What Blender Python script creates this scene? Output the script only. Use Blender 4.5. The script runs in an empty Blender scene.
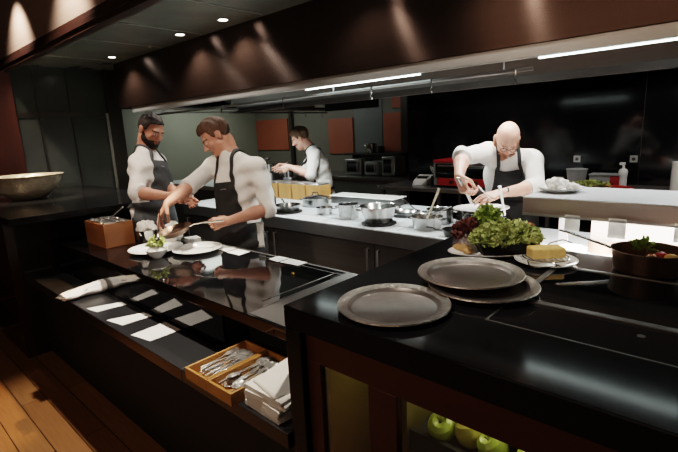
import bpy, bmesh, math, random
import numpy as np
from mathutils import Vector, Matrix
R=random.Random(7)
C=bpy.context.scene.collection
PI=math.pi
# ---------------------------------------------------------------- camera
FOC=452.0; EYE=1.6
YAW,PIT,ROL=[math.radians(a) for a in (42.377,11.757,-2.637)]
def _rot():
    cy,sy=math.cos(YAW),math.sin(YAW)
    f=Vector((-sy*math.cos(PIT),cy*math.cos(PIT),-math.sin(PIT))); rt=Vector((cy,sy,0)); up=rt.cross(f)
    return math.cos(ROL)*rt+math.sin(ROL)*up, -math.sin(ROL)*rt+math.cos(ROL)*up, f
RT,UP,FW=_rot()
def W(px,py,d):
    """point of the place seen at picture position (px,py), d metres along the view axis"""
    return Vector((0,0,EYE))+d*(FW+((px-339)/FOC)*RT-((py-226)/FOC)*UP)
cd=bpy.data.cameras.new('camera'); cam=bpy.data.objects.new('camera',cd); C.objects.link(cam)
cd.sensor_width=36; cd.lens=FOC/678*36; cd.clip_start=.02
m=Matrix((RT,UP,-FW)).transposed().to_4x4(); m.translation=(0,0,EYE); cam.matrix_world=m
bpy.context.scene.camera=cam
# ---------------------------------------------------------------- materials
def mat(name,col=(.5,.5,.5),rough=.5,metal=0.,nscale=0.,namt=.0,stretch=(1,1,1),bump=0.,bscale=60.,spec=.5,emit=None,estr=0.,aniso=0.,tangent=None,trans=0.,coat=0.,rvar=0.,sheen=0.,col2=None,sss=0.):
    m=bpy.data.materials.new(name); m.use_nodes=True; nt=m.node_tree; N=nt.nodes; L=nt.links
    b=N['Principled BSDF']
    c=(*col,1)
    b.inputs['Base Color'].default_value=c; b.inputs['Roughness'].default_value=rough; b.inputs['Metallic'].default_value=metal
    b.inputs['Specular IOR Level'].default_value=spec
    if coat: b.inputs['Coat Weight'].default_value=coat; b.inputs['Coat Roughness'].default_value=.05
    if trans: b.inputs['Transmission Weight'].default_value=trans
    if sheen: b.inputs['Sheen Weight'].default_value=sheen
    if sss: b.inputs['Subsurface Weight'].default_value=sss; b.inputs['Subsurface Radius'].default_value=(.01,.004,.002)
    if emit: b.inputs['Emission Color'].default_value=(*emit,1); b.inputs['Emission Strength'].default_value=estr
    if aniso:
        b.inputs['Anisotropic'].default_value=aniso
        if tangent:
            cx=N.new('ShaderNodeCombineXYZ')
            for i in range(3): cx.inputs[i].default_value=tangent[i]
            L.new(cx.outputs[0],b.inputs['Tangent'])
    if nscale or bump:
        tc=N.new('ShaderNodeTexCoord'); mp=N.new('ShaderNodeMapping'); mp.inputs['Scale'].default_value=stretch
        L.new(tc.outputs['Object'],mp.inputs[0])
    if nscale:
        n=N.new('ShaderNodeTexNoise'); n.inputs['Scale'].default_value=nscale; n.inputs['Detail'].default_value=5
        L.new(mp.outputs[0],n.inputs['Vector'])
        mx=N.new('ShaderNodeMix'); mx.data_type='RGBA'
        r=N.new('ShaderNodeMapRange'); r.inputs[1].default_value=.3; r.inputs[2].default_value=.7
        L.new(n.outputs['Fac'],r.inputs[0]); L.new(r.outputs[0],mx.inputs[0])
        c2=col2 or tuple(max(0,x*(1-namt)) for x in col)
        mx.inputs[6].default_value=c; mx.inputs[7].default_value=(*c2,1)
        L.new(mx.outputs[2],b.inputs['Base Color'])
        if rvar:
            r2=N.new('ShaderNodeMapRange'); r2.inputs[1].default_value=.3; r2.inputs[2].default_value=.7
            r2.inputs[3].default_value=max(0,rough-rvar); r2.inputs[4].default_value=rough+rvar
            L.new(n.outputs['Fac'],r2.inputs[0]); L.new(r2.outputs[0],b.inputs['Roughness'])
    if bump:
        n=N.new('ShaderNodeTexNoise'); n.inputs['Scale'].default_value=bscale; n.inputs['Detail'].default_value=3
        L.new(mp.outputs[0],n.inputs['Vector'])
        bp=N.new('ShaderNodeBump'); bp.inputs['Strength'].default_value=bump; bp.inputs['Distance'].default_value=.01
        L.new(n.outputs['Fac'],bp.inputs['Height']); L.new(bp.outputs[0],b.inputs['Normal'])
    return m
def voronoi_bump(m,scale,strength,dist=.01,metric='F1'):
    nt=m.node_tree; N=nt.nodes; L=nt.links; b=N['Principled BSDF']
    tc=N.new('ShaderNodeTexCoord'); v=N.new('ShaderNodeTexVoronoi'); v.inputs['Scale'].default_value=scale
    L.new(tc.outputs['Object'],v.inputs['Vector'])
    bp=N.new('ShaderNodeBump'); bp.inputs['Strength'].default_value=strength; bp.inputs['Distance'].default_value=dist
    L.new(v.outputs['Distance'],bp.inputs['Height']); L.new(bp.outputs[0],b.inputs['Normal']); return m
def planks(name,c1,c2,w,l,rough=.35):
    m=bpy.data.materials.new(name); m.use_nodes=True; nt=m.node_tree; N=nt.nodes; L=nt.links; b=N['Principled BSDF']
    tc=N.new('ShaderNodeTexCoord'); br=N.new('ShaderNodeTexBrick'); L.new(tc.outputs['Object'],br.inputs['Vector'])
    br.inputs['Scale'].default_value=1; br.inputs['Brick Width'].default_value=l; br.inputs['Row Height'].default_value=w
    br.inputs['Mortar Size'].default_value=.0025; br.inputs['Color1'].default_value=(*c1,1); br.inputs['Color2'].default_value=(*c2,1); br.inputs['Mortar'].default_value=(.01,.005,.003,1)
    mp=N.new('ShaderNodeMapping'); mp.inputs['Scale'].default_value=(3,40,3); L.new(tc.outputs['Object'],mp.inputs[0])
    n=N.new('ShaderNodeTexNoise'); n.inputs['Scale'].default_value=2; n.inputs['Detail'].default_value=6; L.new(mp.outputs[0],n.inputs['Vector'])
    mx=N.new('ShaderNodeMix'); mx.data_type='RGBA'; mx.blend_type='MULTIPLY'; mx.inputs[0].default_value=.5
    L.new(br.outputs['Color'],mx.inputs[6]); L.new(n.outputs['Fac'],mx.inputs[7]); L.new(mx.outputs[2],b.inputs['Base Color'])
    b.inputs['Roughness'].default_value=rough; return m
MT={}
MT['stone']=mat('black_polished_stone',(.006,.006,.0065),.11,nscale=900,namt=-2,spec=.17)
MT['stone_bench']=mat('black_satin_stone',(.007,.007,.0075),.28,nscale=700,namt=-3,spec=.4)
MT['glass_black']=mat('black_glass',(.004,.004,.0045),.05,spec=.55)
MT['glass_wall']=mat('black_glass_wall',(.003,.003,.0035),.10,spec=.3)
MT['redwood']=mat('red_brown_wood',(.085,.026,.012),.4,nscale=6,namt=.6,stretch=(1,1,.12),bump=.05)
MT['redwood_dark']=mat('dark_red_brown_wood',(.085,.022,.013),.45,nscale=6,namt=.5,stretch=(.15,1,1),bump=.05)
MT['pillarwood']=mat('red_pillar_wood',(.085,.019,.009),.5,nscale=5,namt=.5,stretch=(1,1,.1))
MT['floor']=planks('floor_planks',(.36,.17,.065),(.28,.12,.045),.13,1.3)
MT['steel']=mat('brushed_steel',(.42,.42,.42),.32,.9,nscale=8,namt=.12)
MT['steel_dark']=mat('dark_brushed_steel',(.20,.195,.19),.38,.75,nscale=6,namt=.15,stretch=(.2,1,6))
MT['steel_top']=mat('worktop_steel',(.58,.61,.63),.36,.35,nscale=9,namt=.12,rvar=.05)
MT['steel_bright']=mat('bright_polished_steel',(.62,.61,.59),.18,1.,nscale=25,namt=.15)
MT['hood']=mat('dark_brushed_hood_steel',(.10,.060,.046),.27,.8,nscale=5,namt=.2,stretch=(.15,1,12),aniso=.92,tangent=(0,0,1))
MT['fascia']=mat('brushed_fascia_steel',(.55,.41,.33),.4,.55,nscale=5,namt=.12,stretch=(.2,1,10),aniso=.6,tangent=(0,0,1))
MT['black']=mat('matt_black',(.008,.008,.008),.6,nscale=10,namt=.3)
MT['plinth']=mat('black_plinth',(.004,.004,.004),.7,nscale=10,namt=.3)
MT['trimdark']=mat('dark_trim',(.03,.012,.008),.4,nscale=10,namt=.3)
MT['ceil']=mat('grey_glass_ceiling',(.22,.25,.225),.25,nscale=3,namt=.3,spec=.5)
MT['ceilseam']=mat('pale_seam',(.25,.27,.25),.5,nscale=10,namt=.1)
MT['ceil_plain']=mat('dark_ceiling',(.03,.028,.026),.7,nscale=4,namt=.2)
MT['wall_l']=mat('smoked_glass_panel',(.055,.064,.055),.2,nscale=2,namt=.35,spec=.5)
MT['wall_pale']=mat('pale_green_wall',(.21,.22,.18),.55,nscale=1.2,namt=.2,bump=.02)
MT['wall_back']=mat('grey_green_wall',(.13,.125,.105),.55,nscale=1.2,namt=.2,bump=.02)
MT['wall_grey']=mat('grey_tile_wall',(.12,.13,.13),.35,nscale=2,namt=.15)
MT['panel_red']=mat('terracotta_panel',(.25,.07,.035),.5,nscale=3,namt=.15)
MT['frame_dk']=mat('bronze_frame',(.05,.045,.035),.35,.6,nscale=10,namt=.2)
MT['frame_lt']=mat('aluminium_edge',(.35,.33,.29),.35,.8,nscale=10,namt=.2)
MT['white']=mat('white_linen',(.8,.78,.74),.85,nscale=40,namt=.06,bump=.15,bscale=220)
MT['card']=mat('white_card',(.82,.8,.76),.6,nscale=30,namt=.03)
MT['china']=mat('white_china',(.82,.81,.78),.16,nscale=4,namt=.03,coat=.4)
MT['bamboo']=mat('honey_bamboo',(.55,.27,.08),.42,nscale=8,namt=.35,stretch=(1,.08,1))
MT['crate']=mat('warm_box_wood',(.34,.135,.05),.4,nscale=8,namt=.4,stretch=(.15,.15,1.2))
MT['oak']=mat('pale_box_wood',(.50,.26,.085),.5,nscale=8,namt=.3,stretch=(1,1,.15))
MT['tray']=mat('worn_silver',(.33,.29,.265),.3,.85,nscale=30,namt=.15)
MT['trayrim']=voronoi_bump(mat('engraved_silver',(.50,.45,.41),.28,.85,nscale=60,namt=.3),170,.6,.003)
MT['hammered']=voronoi_bump(mat('hammered_silver',(.80,.70,.54),.36,.65,nscale=30,namt=.2),46,.35,.01)
MT['cutlery']=mat('polished_cutlery',(.75,.73,.70),.24,.75,nscale=20,namt=.1)
MT['skin']=mat('skin_light',(.62,.33,.235),.5,nscale=18,namt=.18,sss=.12,bump=.03,bscale=150)
MT['skin_pale']=mat('skin_pale',(.72,.40,.31),.45,nscale=18,namt=.14,sss=.12,bump=.03,bscale=150)
MT['skin_red']=mat('skin_ruddy',(.52,.24,.165),.5,nscale=18,namt=.18,sss=.12,bump=.03,bscale=150)
MT['lip']=mat('lip',(.42,.15,.12),.45,nscale=20,namt=.1)
MT['eyew']=mat('eye_white',(.6,.56,.52),.25,nscale=20,namt=.05)
MT['iris']=mat('eye_dark',(.03,.02,.015),.2,nscale=20,namt=.05)
MT['hair_dk']=mat('dark_brown_hair',(.022,.012,.008),.75,nscale=60,namt=.5,stretch=(1,1,.2),bump=.6,bscale=120)
MT['hair_br']=mat('brown_hair',(.085,.036,.016),.75,nscale=60,namt=.5,stretch=(1,1,.2),bump=.6,bscale=120)
MT['hair_gr']=mat('light_brown_hair',(.13,.075,.04),.5,nscale=60,namt=.5,stretch=(1,1,.2),bump=.6,bscale=120)
MT['beard_red']=mat('ginger_beard',(.36,.155,.085),.65,nscale=60,namt=.3,bump=.5,bscale=200)
MT['jacket']=mat('white_cotton',(.74,.71,.68),.8,nscale=12,namt=.08,bump=.5,bscale=22,sheen=.15)
MT['apron_gr']=mat('charcoal_apron',(.045,.05,.055),.75,nscale=30,namt=.2,bump=.12,bscale=40)
MT['apron_bk']=mat('black_apron',(.010,.009,.009),.75,nscale=30,namt=.2,bump=.12,bscale=40)
MT['trouser']=mat('black_trouser',(.012,.012,.014),.85,nscale=30,namt=.2)
MT['shoe']=mat('black_shoe',(.01,.01,.01),.35,nscale=30,namt=.2)
MT['mark']=mat('pale_stitching',(.6,.6,.58),.7,nscale=30,namt=.1)
MT['leaf']=mat('lettuce_green',(.33,.40,.10),.55,nscale=25,col2=(.54,.57,.24),sss=.05)
MT['leaf_dk']=mat('lettuce_deep_green',(.20,.32,.05),.55,nscale=25,col2=(.40,.48,.12))
MT['leaf_red']=mat('lettuce_red',(.10,.02,.022),.5,nscale=25,col2=(.20,.07,.05))
MT['bread']=mat('toasted_bread',(.62,.36,.14),.8,nscale=30,namt=.4,bump=.5,bscale=70)
MT['cheese']=mat('honey_cheese',(.92,.60,.20),.5,nscale=40,namt=.2,bump=.5,bscale=90)
MT['apple']=mat('green_apple',(.24,.34,.04),.28,nscale=9,col2=(.34,.42,.08),coat=.3)
MT['apple_y']=mat('yellow_green_apple',(.36,.38,.08),.28,nscale=9,col2=(.38,.30,.08),coat=.3)
MT['stem']=mat('apple_stem',(.08,.04,.015),.7,nscale=30,namt=.3)
MT['copper']=mat('copper',(.55,.24,.15),.25,1.,nscale=20,namt=.2)
MT['bronzepan']=mat('dark_bronze_pan',(.24,.15,.105),.34,.8,nscale=25,namt=.35)
MT['iron']=mat('black_iron',(.02,.019,.018),.4,.6,nscale=30,namt=.3)
MT['red']=mat('red_enamel',(.30,.012,.014),.4,nscale=10,namt=.1)
MT['red_control']=mat('red_panel',(.33,.015,.015),.4,nscale=10,namt=.1)  # plain red of the oven control panel
MT['grey']=mat('grey_plastic',(.25,.26,.26),.45,nscale=20,namt=.1)
MT['plastic_w']=mat('white_plastic',(.7,.7,.68),.4,nscale=20,namt=.05)
MT['yellow']=mat('yellow_spice',(.6,.32,.04),.6,nscale=30,namt=.3)
MT['chili']=mat('red_chilli',(.5,.03,.02),.35,nscale=30,namt=.3)
MT['outlet']=mat('grey_socket_plate',(.30,.30,.29),.4,nscale=20,namt=.1)
MT['glass']=mat('clear_glass',(.9,.92,.9),.03,trans=1.,nscale=1,namt=.01)
MT['olive']=mat('olive_lining',(.12,.10,.03),.5,nscale=8,namt=.2)
MT['led']=mat('strip_light',(.9,.9,.9),.5,emit=(.85,1.,.97),estr=9,nscale=1,namt=.01)
MT['bulb']=mat('downlight_lens',(.9,.9,.9),.5,emit=(1,.93,.82),estr=14,nscale=1,namt=.01)
MT['steelpan']=mat('pan_steel',(.50,.50,.49),.2,1.,nscale=25,namt=.25,rvar=.05)
MT['wood_spoon']=mat('pale_spoon_wood',(.75,.66,.5),.6,nscale=10,namt=.2)
# ---------------------------------------------------------------- mesh builder
class MB:
    def __init__(s): s.v=[]; s.f=[]; s.T=Matrix.Identity(4)
    def add(s,vs,fs):
        o=len(s.v); s.v+= [tuple(s.T@Vector(p)) for p in vs]; s.f+=[tuple(i+o for i in f) for f in fs]; return s
    def box(s,x0,x1,y0,y1,z0,z1):
        return s.add([(x0,y0,z0),(x1,y0,z0),(x1,y1,z0),(x0,y1,z0),(x0,y0,z1),(x1,y0,z1),(x1,y1,z1),(x0,y1,z1)],
              [(0,3,2,1),(4,5,6,7),(0,1,5,4),(1,2,6,5),(2,3,7,6),(3,0,4,7)])
    def cbox(s,c,d): return s.box(c[0]-d[0]/2,c[0]+d[0]/2,c[1]-d[1]/2,c[1]+d[1]/2,c[2]-d[2]/2,c[2]+d[2]/2)
    def lathe(s,prof,seg=32,c=(0,0,0),sx=1,sy=1):
        vs=[];rings=[]
        for r,z in prof:
            if r<1e-6: rings.append([len(vs)]); vs.append((c[0],c[1],c[2]+z))
            else:
                rings.append(list(range(len(vs),len(vs)+seg)))
                for k in range(seg):
                    a=2*PI*k/seg; vs.append((c[0]+sx*r*math.cos(a),c[1]+sy*r*math.sin(a),c[2]+z))
        fs=[]
        for A,B in zip(rings,rings[1:]):
            if len(A)==1 and len(B)==1: continue
            for k in range(seg):
                k2=(k+1)%seg
                if len(A)==1: fs.append((A[0],B[k2],B[k])[::-1] if False else (A[0],B[k],B[k2])[::-1])
                elif len(B)==1: fs.append((A[k],A[k2],B[0]))
                else: fs.append((A[k],A[k2],B[k2],B[k]))
        return s.add(vs,fs)
    def tube(s,pts,r,seg=8,flat=1.):
        pts=[Vector(p) for p in pts]; n=len(pts)
        rs=r if isinstance(r,(list,tuple)) else [r]*n
        t0=(pts[1]-pts[0]).normalized()
        a=t0.orthogonal().normalized()
        if abs(t0.z)<.9: a=t0.cross(Vector((0,0,1))).normalized()
        vs=[];fs=[]
        for i,p in enumerate(pts):
            t=(pts[min(i+1,n-1)]-pts[max(i-1,0)]).normalized()
            a=(a-t*a.dot(t)).normalized(); b=t.cross(a)
            for k in range(seg):
                an=2*PI*k/seg; vs.append(tuple(p+rs[i]*(math.cos(an)*a+flat*math.sin(an)*b)))
        for i in range(n-1):
            for k in range(seg):
                k2=(k+1)%seg; fs.append((i*seg+k,i*seg+k2,(i+1)*seg+k2,(i+1)*seg+k))
        fs.append(tuple(range(seg))[::-1]); fs.append(tuple((n-1)*seg+k for k in range(seg)))
        return s.add(vs,fs)
    def prism(s,pts,z0,z1):
        n=len(pts); vs=[(x,y,z0) for x,y in pts]+[(x,y,z1) for x,y in pts]
        fs=[tuple(range(n))[::-1],tuple(range(n,2*n))]+[(k,(k+1)%n,n+(k+1)%n,n+k) for k in range(n)]
        return s.add(vs,fs)
    def ball(s,c,r,seg=12,rings=8):
        rx,ry,rz=r if isinstance(r,(tuple,list)) else (r,r,r)
        vs=[(c[0],c[1],c[2]-rz)]
        for i in range(1,rings):
            a=-PI/2+PI*i/rings
            for k in range(seg):
                b=2*PI*k/seg; vs.append((c[0]+rx*math.cos(a)*math.cos(b),c[1]+ry*math.cos(a)*math.sin(b),c[2]+rz*math.sin(a)))
        vs.append((c[0],c[1],c[2]+rz)); fs=[]
        for k in range(seg): fs.append((0,1+(k+1)%seg,1+k)); fs.append((len(vs)-1,1+(rings-2)*seg+k,1+(rings-2)*seg+(k+1)%seg))
        for i in range(rings-2):
            for k in range(seg):
                a=1+i*seg+k; b=1+i*seg+(k+1)%seg; fs.append((a,b,b+seg,a+seg))
        return s.add(vs,fs)
    def sheet(s,rows,th=0.):
        n=len(rows);m_=len(rows[0]); vs=[p for r in rows for p in r]; fs=[]
        for i in range(n-1):
            for j in range(m_-1): fs.append((i*m_+j,i*m_+j+1,(i+1)*m_+j+1,(i+1)*m_+j))
        return s.add(vs,fs)
    def build(s,name,m,parent=None,bevel=0.,smooth=35,solid=0.,recalc=True):
        me=bpy.data.meshes.new(name); me.from_pydata(s.v,[],s.f); me.update()
        if recalc:
            b=bmesh.new(); b.from_mesh(me); bmesh.ops.recalc_face_normals(b,faces=b.faces[:]); b.to_mesh(me); b.free()
        if smooth:
            for p in me.polygons: p.use_smooth=True
            me.set_sharp_from_angle(angle=math.radians(smooth))
        me.materials.append(MT[m] if isinstance(m,str) else m)
        o=bpy.data.objects.new(name,me); C.objects.link(o)
        if parent: o.parent=parent
        if solid:
            k=o.modifiers.new('s','SOLIDIFY'); k.thickness=solid; k.offset=0
        if bevel:
            k=o.modifiers.new('b','BEVEL'); k.width=bevel; k.segments=2; k.limit_method='ANGLE'; k.angle_limit=.6
        return o
def thing(name,label,cat,loc=(0,0,0),rz=0,group=None):
    o=bpy.data.objects.new(name,None); C.objects.link(o); o.empty_display_size=.1
    o.location=loc; o.rotation_euler=(0,0,rz); o['label']=label; o['category']=cat
    if group: o['group']=group
    return o
def tag(o,label,cat,group=None,kind=None,loc=None,rz=None):
    o['label']=label; o['category']=cat
    if group: o['group']=group
    if kind: o['kind']=kind
    if loc is not None: o.location=loc
    if rz is not None: o.rotation_euler=(0,0,rz)
    return o
def struct(o): o['kind']='structure'; return o
def dup(o,loc,rot=None,label=None,group=None):
    c=o.copy(); C.objects.link(c); c.location=loc
    if rot is not None: c.rotation_euler=rot
    if label: c['label']=label
    if group: c['group']=group
    def kids(a,b):
        for ch in list(a.children):
            if ch==c: continue
            k=ch.copy(); C.objects.link(k); k.parent=b; kids(ch,k)
    kids(o,c); return c
def part(o,label): o['label']=label; return o
MT['shelf_front']=mat('reflection_tinted_steel',(.36,.29,.26),.36,.6,nscale=6,namt=.15,stretch=(.2,1,6))  # brown-pink reflection tinted into the steel colour
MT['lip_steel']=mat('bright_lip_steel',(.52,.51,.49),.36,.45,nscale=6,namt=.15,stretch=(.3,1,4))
MT['rear_steel']=mat('shaded_lip_steel',(.16,.145,.135),.4,.7,nscale=6,namt=.15)  # lip steel darkened in colour to tone down the lit rear lip
# ================================================================ the setting
CE=2.45
def S(name,m,*boxes,bevel=0,parent=None):
    b=MB()
    for x in boxes: b.box(*x)
    o=b.build(name,m,parent,bevel=bevel,smooth=0)
    return struct(o) if parent is None else o
S('floor','floor',(-10,3,-3,6.4,-.05,0))
# kitchen ceiling of grey glass panels with pale seams
S('ceiling','ceil',(-10,3,1.40,6.4,CE,CE+.05))
S('ceiling','ceil_plain',(-10,3,-3,1.40,2.95,3.0))
for k,x in enumerate((-5.15,-4.2,-3.5,-2.7)):
    S('trim_%d'%(k+1),'ceilseam',(x-.006,x+.006,1.4,2.25,CE-.006,CE))
S('trim_5','trimdark',(-7.4,3,1.33,1.40,2.36,2.47))        # dark lower edge of the canopy
S('trim_6','trimdark',(-7.4,3,1.315,1.345,2.395,2.43))
S('wall_canopy','fascia',(-7.4,3,1.34,1.40,2.44,2.96))      # steel face above it
S('wall_right','ceil_plain',(3,3.1,-3,6.4,0,3))
S('wall_near','ceil_plain',(-10,3,-3.1,-3,0,3))
S('wall_far','ceil_plain',(-10.1,-10,-3,6.4,0,3))
# left wall of smoked panels, its bronze post and lighter edge
S('wall_left','wall_l',(-6.0,-5.9,1.38,2.42,0,CE))
for k,(y0,y1) in enumerate(((1.62,1.64),(1.95,1.965))):
    S('trim_%d'%(7+k),'frame_dk',(-5.9,-5.885,y0,y1,0,CE))
S('trim_9','frame_dk',(-5.9,-5.88,1.38,2.35,1.90,1.96))
S('trim_10','frame_dk',(-6.02,-5.86,2.36,2.52,0,CE))
S('trim_11','frame_lt',(-5.895,-5.865,2.325,2.36,0,1.95))
S('wall_pillar','pillarwood',(-6.1,-5.82,1.02,1.40,0,CE))
S('wall_recess','wall_l',(-7.8,-6.0,2.5,2.56,0,CE))
# pale wall of the back kitchen and the back wall with terracotta panels
S('wall_side','wall_pale',(-7.9,-7.8,2.5,6.1,0,CE))
S('wall_back','wall_back',(-7.9,-3.4,6.1,6.2,0,CE))
for k,(a,b,z0,z1) in enumerate(((-7.76,-6.78,1.30,1.90),(-5.69,-5.12,1.22,1.83),(-4.46,-4.12,1.25,1.86),(-4.30,-4.12,1.93,2.2))):
    S('trim_%d'%(12+k),'panel_red',(a,b,6.07,6.1,z0,z1))
S('trim_16','frame_dk',(-4.08,-3.96,6.0,6.1,0,CE))
S('trim_17','frame_dk',(-6.70,-6.62,6.04,6.1,.9,CE))
S('trim_18','wall_grey',(-5.08,-4.50,6.085,6.1,.9,CE))
S('wall_black','glass_wall',(-3.48,3,5.30,5.36,0,CE))
S('wall_partition','black',(-3.48,-3.40,5.36,6.1,0,CE))
S('trim_19','frame_dk',(-.80,-.796,5.295,5.30,.95,CE))
# ---------------------------------------------------------------- extraction hood
t=thing('extractor_hood','long dark brushed steel extractor hood over the stoves with bright steel lip','extractor hood',(-2,2.3,1.9))
def lb(o,*bx):
    b=MB()
    for x in bx: b.box(x[0]-o.location.x,x[1]-o.location.x,x[2]-o.location.y,x[3]-o.location.y,x[4]-o.location.z,x[5]-o.location.z)
    return b
lb(t,(-5.38,2.6,2.29,2.33,1.965,CE),(-5.38,-5.34,2.33,5.4,1.965,CE),(-5.34,2.6,3.68,3.72,1.965,CE)).build('casing','hood',t,smooth=0)
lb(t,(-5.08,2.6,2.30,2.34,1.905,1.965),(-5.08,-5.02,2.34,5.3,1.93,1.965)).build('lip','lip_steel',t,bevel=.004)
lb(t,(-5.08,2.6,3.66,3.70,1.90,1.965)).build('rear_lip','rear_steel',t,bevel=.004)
b=MB(); L=t.location
pts=[(-5.02,2.34,1.955),(2.6,2.34,1.955),(2.6,2.75,2.12),(-5.02,2.75,2.12)]
b.add([tuple(Vector(p)-L) for p in pts],[(0,1,2,3)])
pts=[(-5.02,3.66,1.955),(2.6,3.66,1.955),(2.6,3.3,2.12),(-5.02,3.3,2.12)]
b.add([tuple(Vector(p)-L) for p in pts],[(3,2,1,0)])
b.build('filter_bank','steel_dark',t,smooth=0)
lb(t,(-5.02,2.6,2.75,3.3,2.12,2.14),(-5.34,-5.02,2.33,5.4,1.96,1.98),(-5.02,-4.0,5.30,5.34,1.92,2.1),(-5.02,-4.0,3.72,5.3,2.10,2.12)).build('inner_panel','black',t,smooth=0)
for x0,x1 in ((-2.40,-1.46),(-.80,.45)):
    lb(t,(x0,x1,2.342,2.36,1.900,1.912)).build('strip_light','led',t,bevel=.004)
b=MB(); b.tube([Vector((-5.0,2.42,1.866))-L,Vector((-.85,2.42,1.866))-L],.010,8)
for x in (-4.6,-3.4,-2.2,-1.0): b.tube([Vector((x,2.42,1.866))-L,Vector((x,2.42,2.0))-L],.006,6)
rail=b.build('rail','steel',t)
b=MB(); b.tube([Vector((-4.98,2.4,1.90))-L,Vector((-4.98,5.3,1.90))-L],.010,8); b.build('rail','steel',t)
hooks=[(-3.55,2.42),(-2.72,2.42),(-1.86,2.42),(-1.42,2.42),(-.93,2.42)]
for i,(x,y) in enumerate(hooks):
    b=MB(); b.tube([(0,.012,.006),(0,.0,.0135),(0,-.0135,.004),(0,-.012,-.03),(.0,-.02,-.055),(.0,-.008,-.066),(0,.004,-.058)],.0045,6)
    o=b.build('utensil_hook','steel_bright'); names=['behind the middle chef','furthest left of the strip light','below the right end of the long strip light','left of the bald chef','above the bald chef']
    tag(o,'small steel hook on the hood rail '+names[i],'hook','hooks on the hood rail',loc=(x,y,1.866))
for i,y in enumerate((4.55,4.85,5.2)):
    b=MB(); b.tube([(.012,0,.006),(0,0,.0135),(-.0135,0,.004),(-.012,0,-.03),(-.02,0,-.055),(-.008,0,-.066),(.004,0,-.058)],.0045,6)
    tag(b.build('utensil_hook','steel_bright'),'small steel hook on the far left hood rail, '+('nearest','middle one','farthest')[i]+' of three','hook','hooks on the far hood rail',loc=(-4.98,y,1.90))
KT=.909; KP=1.0456; KB=1.0367
def lbk(o,k,*bx):
    return lb(o,*[(x[0]*k,x[1]*k,x[2]*k,x[3]*k,x[4],x[5]) for x in bx])
# ---------------------------------------------------------------- ceiling downlights
dl=[(-4.94,2.10,'furthest left'),(-3.62,2.12,'second from the left'),(-3.0,2.12,'third from the left'),(-1.75,2.05,'fourth from the left'),(-.95,2.0,'right above the tray counter')]
for x,y,w in dl:
    t=thing('ceiling_downlight','small round recessed ceiling downlight in the row before the hood, '+w,'light',(x,y,CE),group='ceiling downlights')
    MB().lathe([(.034,-.004),(.044,-.006),(.046,0)],20).build('ring','steel_dark',t)
    MB().lathe([(0,-.003),(.034,-.003)],20).build('lens','bulb',t)
t=MB().lathe([(0,-.018),(.012,-.014),(.016,-.004),(.02,0)],12).build('sprinkler_head','steel'); tag(t,'tiny sprinkler head in the grey ceiling between two downlights','sprinkler',loc=(-4.2,2.14,CE))
# ================================================================ counters
# --- tray counter (front right)
TC=1.10
t=thing('serving_counter','tall black stone serving counter with red wood front and apple display','counter',(-.985,.825,0))
L=t.location; Y0=.825; X0=-.994; YB=1.875
lb(t,(X0,1.5,Y0,YB,1.03,TC),(X0,X0+.065,Y0,YB,0,1.03)).build('stone_top','stone',t,bevel=.003)
x1=X0+.065; zo=.935
lb(t,(x1,1.5,Y0+.022,Y0+.05,zo,1.03),(x1,x1+.055,Y0+.022,Y0+.05,0,zo),(-.695,-.605,Y0+.022,Y0+.05,0,zo),(.05,.15,Y0+.022,Y0+.05,0,zo),(.15,1.5,Y0+.022,Y0+.05,0,zo),(x1+.055,.05,Y0+.022,Y0+.05,0,.45)).build('front_frame','redwood_dark',t,bevel=.002)
for a_,b_ in ((x1+.055,-.695),(-.605,.05)): lb(t,(a_,b_,Y0+.034,Y0+.037,.45,zo)).build('glass_pane','glass',t,smooth=0)
lb(t,(x1,.15,1.30,1.32,.45,1.03),(x1+.045,x1+.055,Y0+.05,1.30,.45,1.02),(.14,.15,Y0+.05,1.30,.45,1.02),(-.605,-.59,Y0+.05,1.30,.45,1.0)).build('niche_lining','olive',t,smooth=0)
lb(t,(x1,.14,Y0+.05,1.30,.45,.47)).build('niche_shelf','redwood',t,smooth=0)
lb(t,(x1+.055,x1+.060,Y0+.040,Y0+.055,.47,zo)).build('pale_edge_strip','frame_lt',t,smooth=0)  # pale metal strip down the left edge of the niche
lb(t,(x1,1.5,YB-.06,YB-.02,0,1.03)).build('back_panel','black',t,smooth=0)
lbk(t,KT,(-.50,1.5,1.40,1.80,TC,TC+.002)).build('hot_plate','glass_black',t,smooth=0)
lbk(t,KT,(-.52,1.5,1.375,1.40,TC,TC+.005),(-.52,1.5,1.80,1.815,TC,TC+.005),(-.52,-.50,1.375,1.815,TC,TC+.005)).build('plate_border','steel_dark',t,bevel=.001)
lbk(t,KT,(-.521,-.515,1.18,1.375,TC,TC+.001),(-.521,1.5,1.178,1.183,TC,TC+.001)).build('inlay_line','steel_dark',t,smooth=0)
b=MB(); b.lathe([(0,TC+.0012),(.009,TC+.0012),(.009,TC)],16,(-.145+.985,1.19-.825,0)); b.build('touch_control','steel_dark',t)
# --- pass counter behind it (lit by the shelf lamps)
t=thing('pass_counter','bright steel pass counter under the heated shelf','counter',(-.75,2.06,0))
lb(t,(-.955,1.5,1.88,2.452,.86,.92)).build('worktop','steel_top',t,bevel=.003)
lb(t,(-.955,1.5,1.92,2.452,0,.86)).build('cabinet','steel_dark',t,smooth=0)
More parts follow.
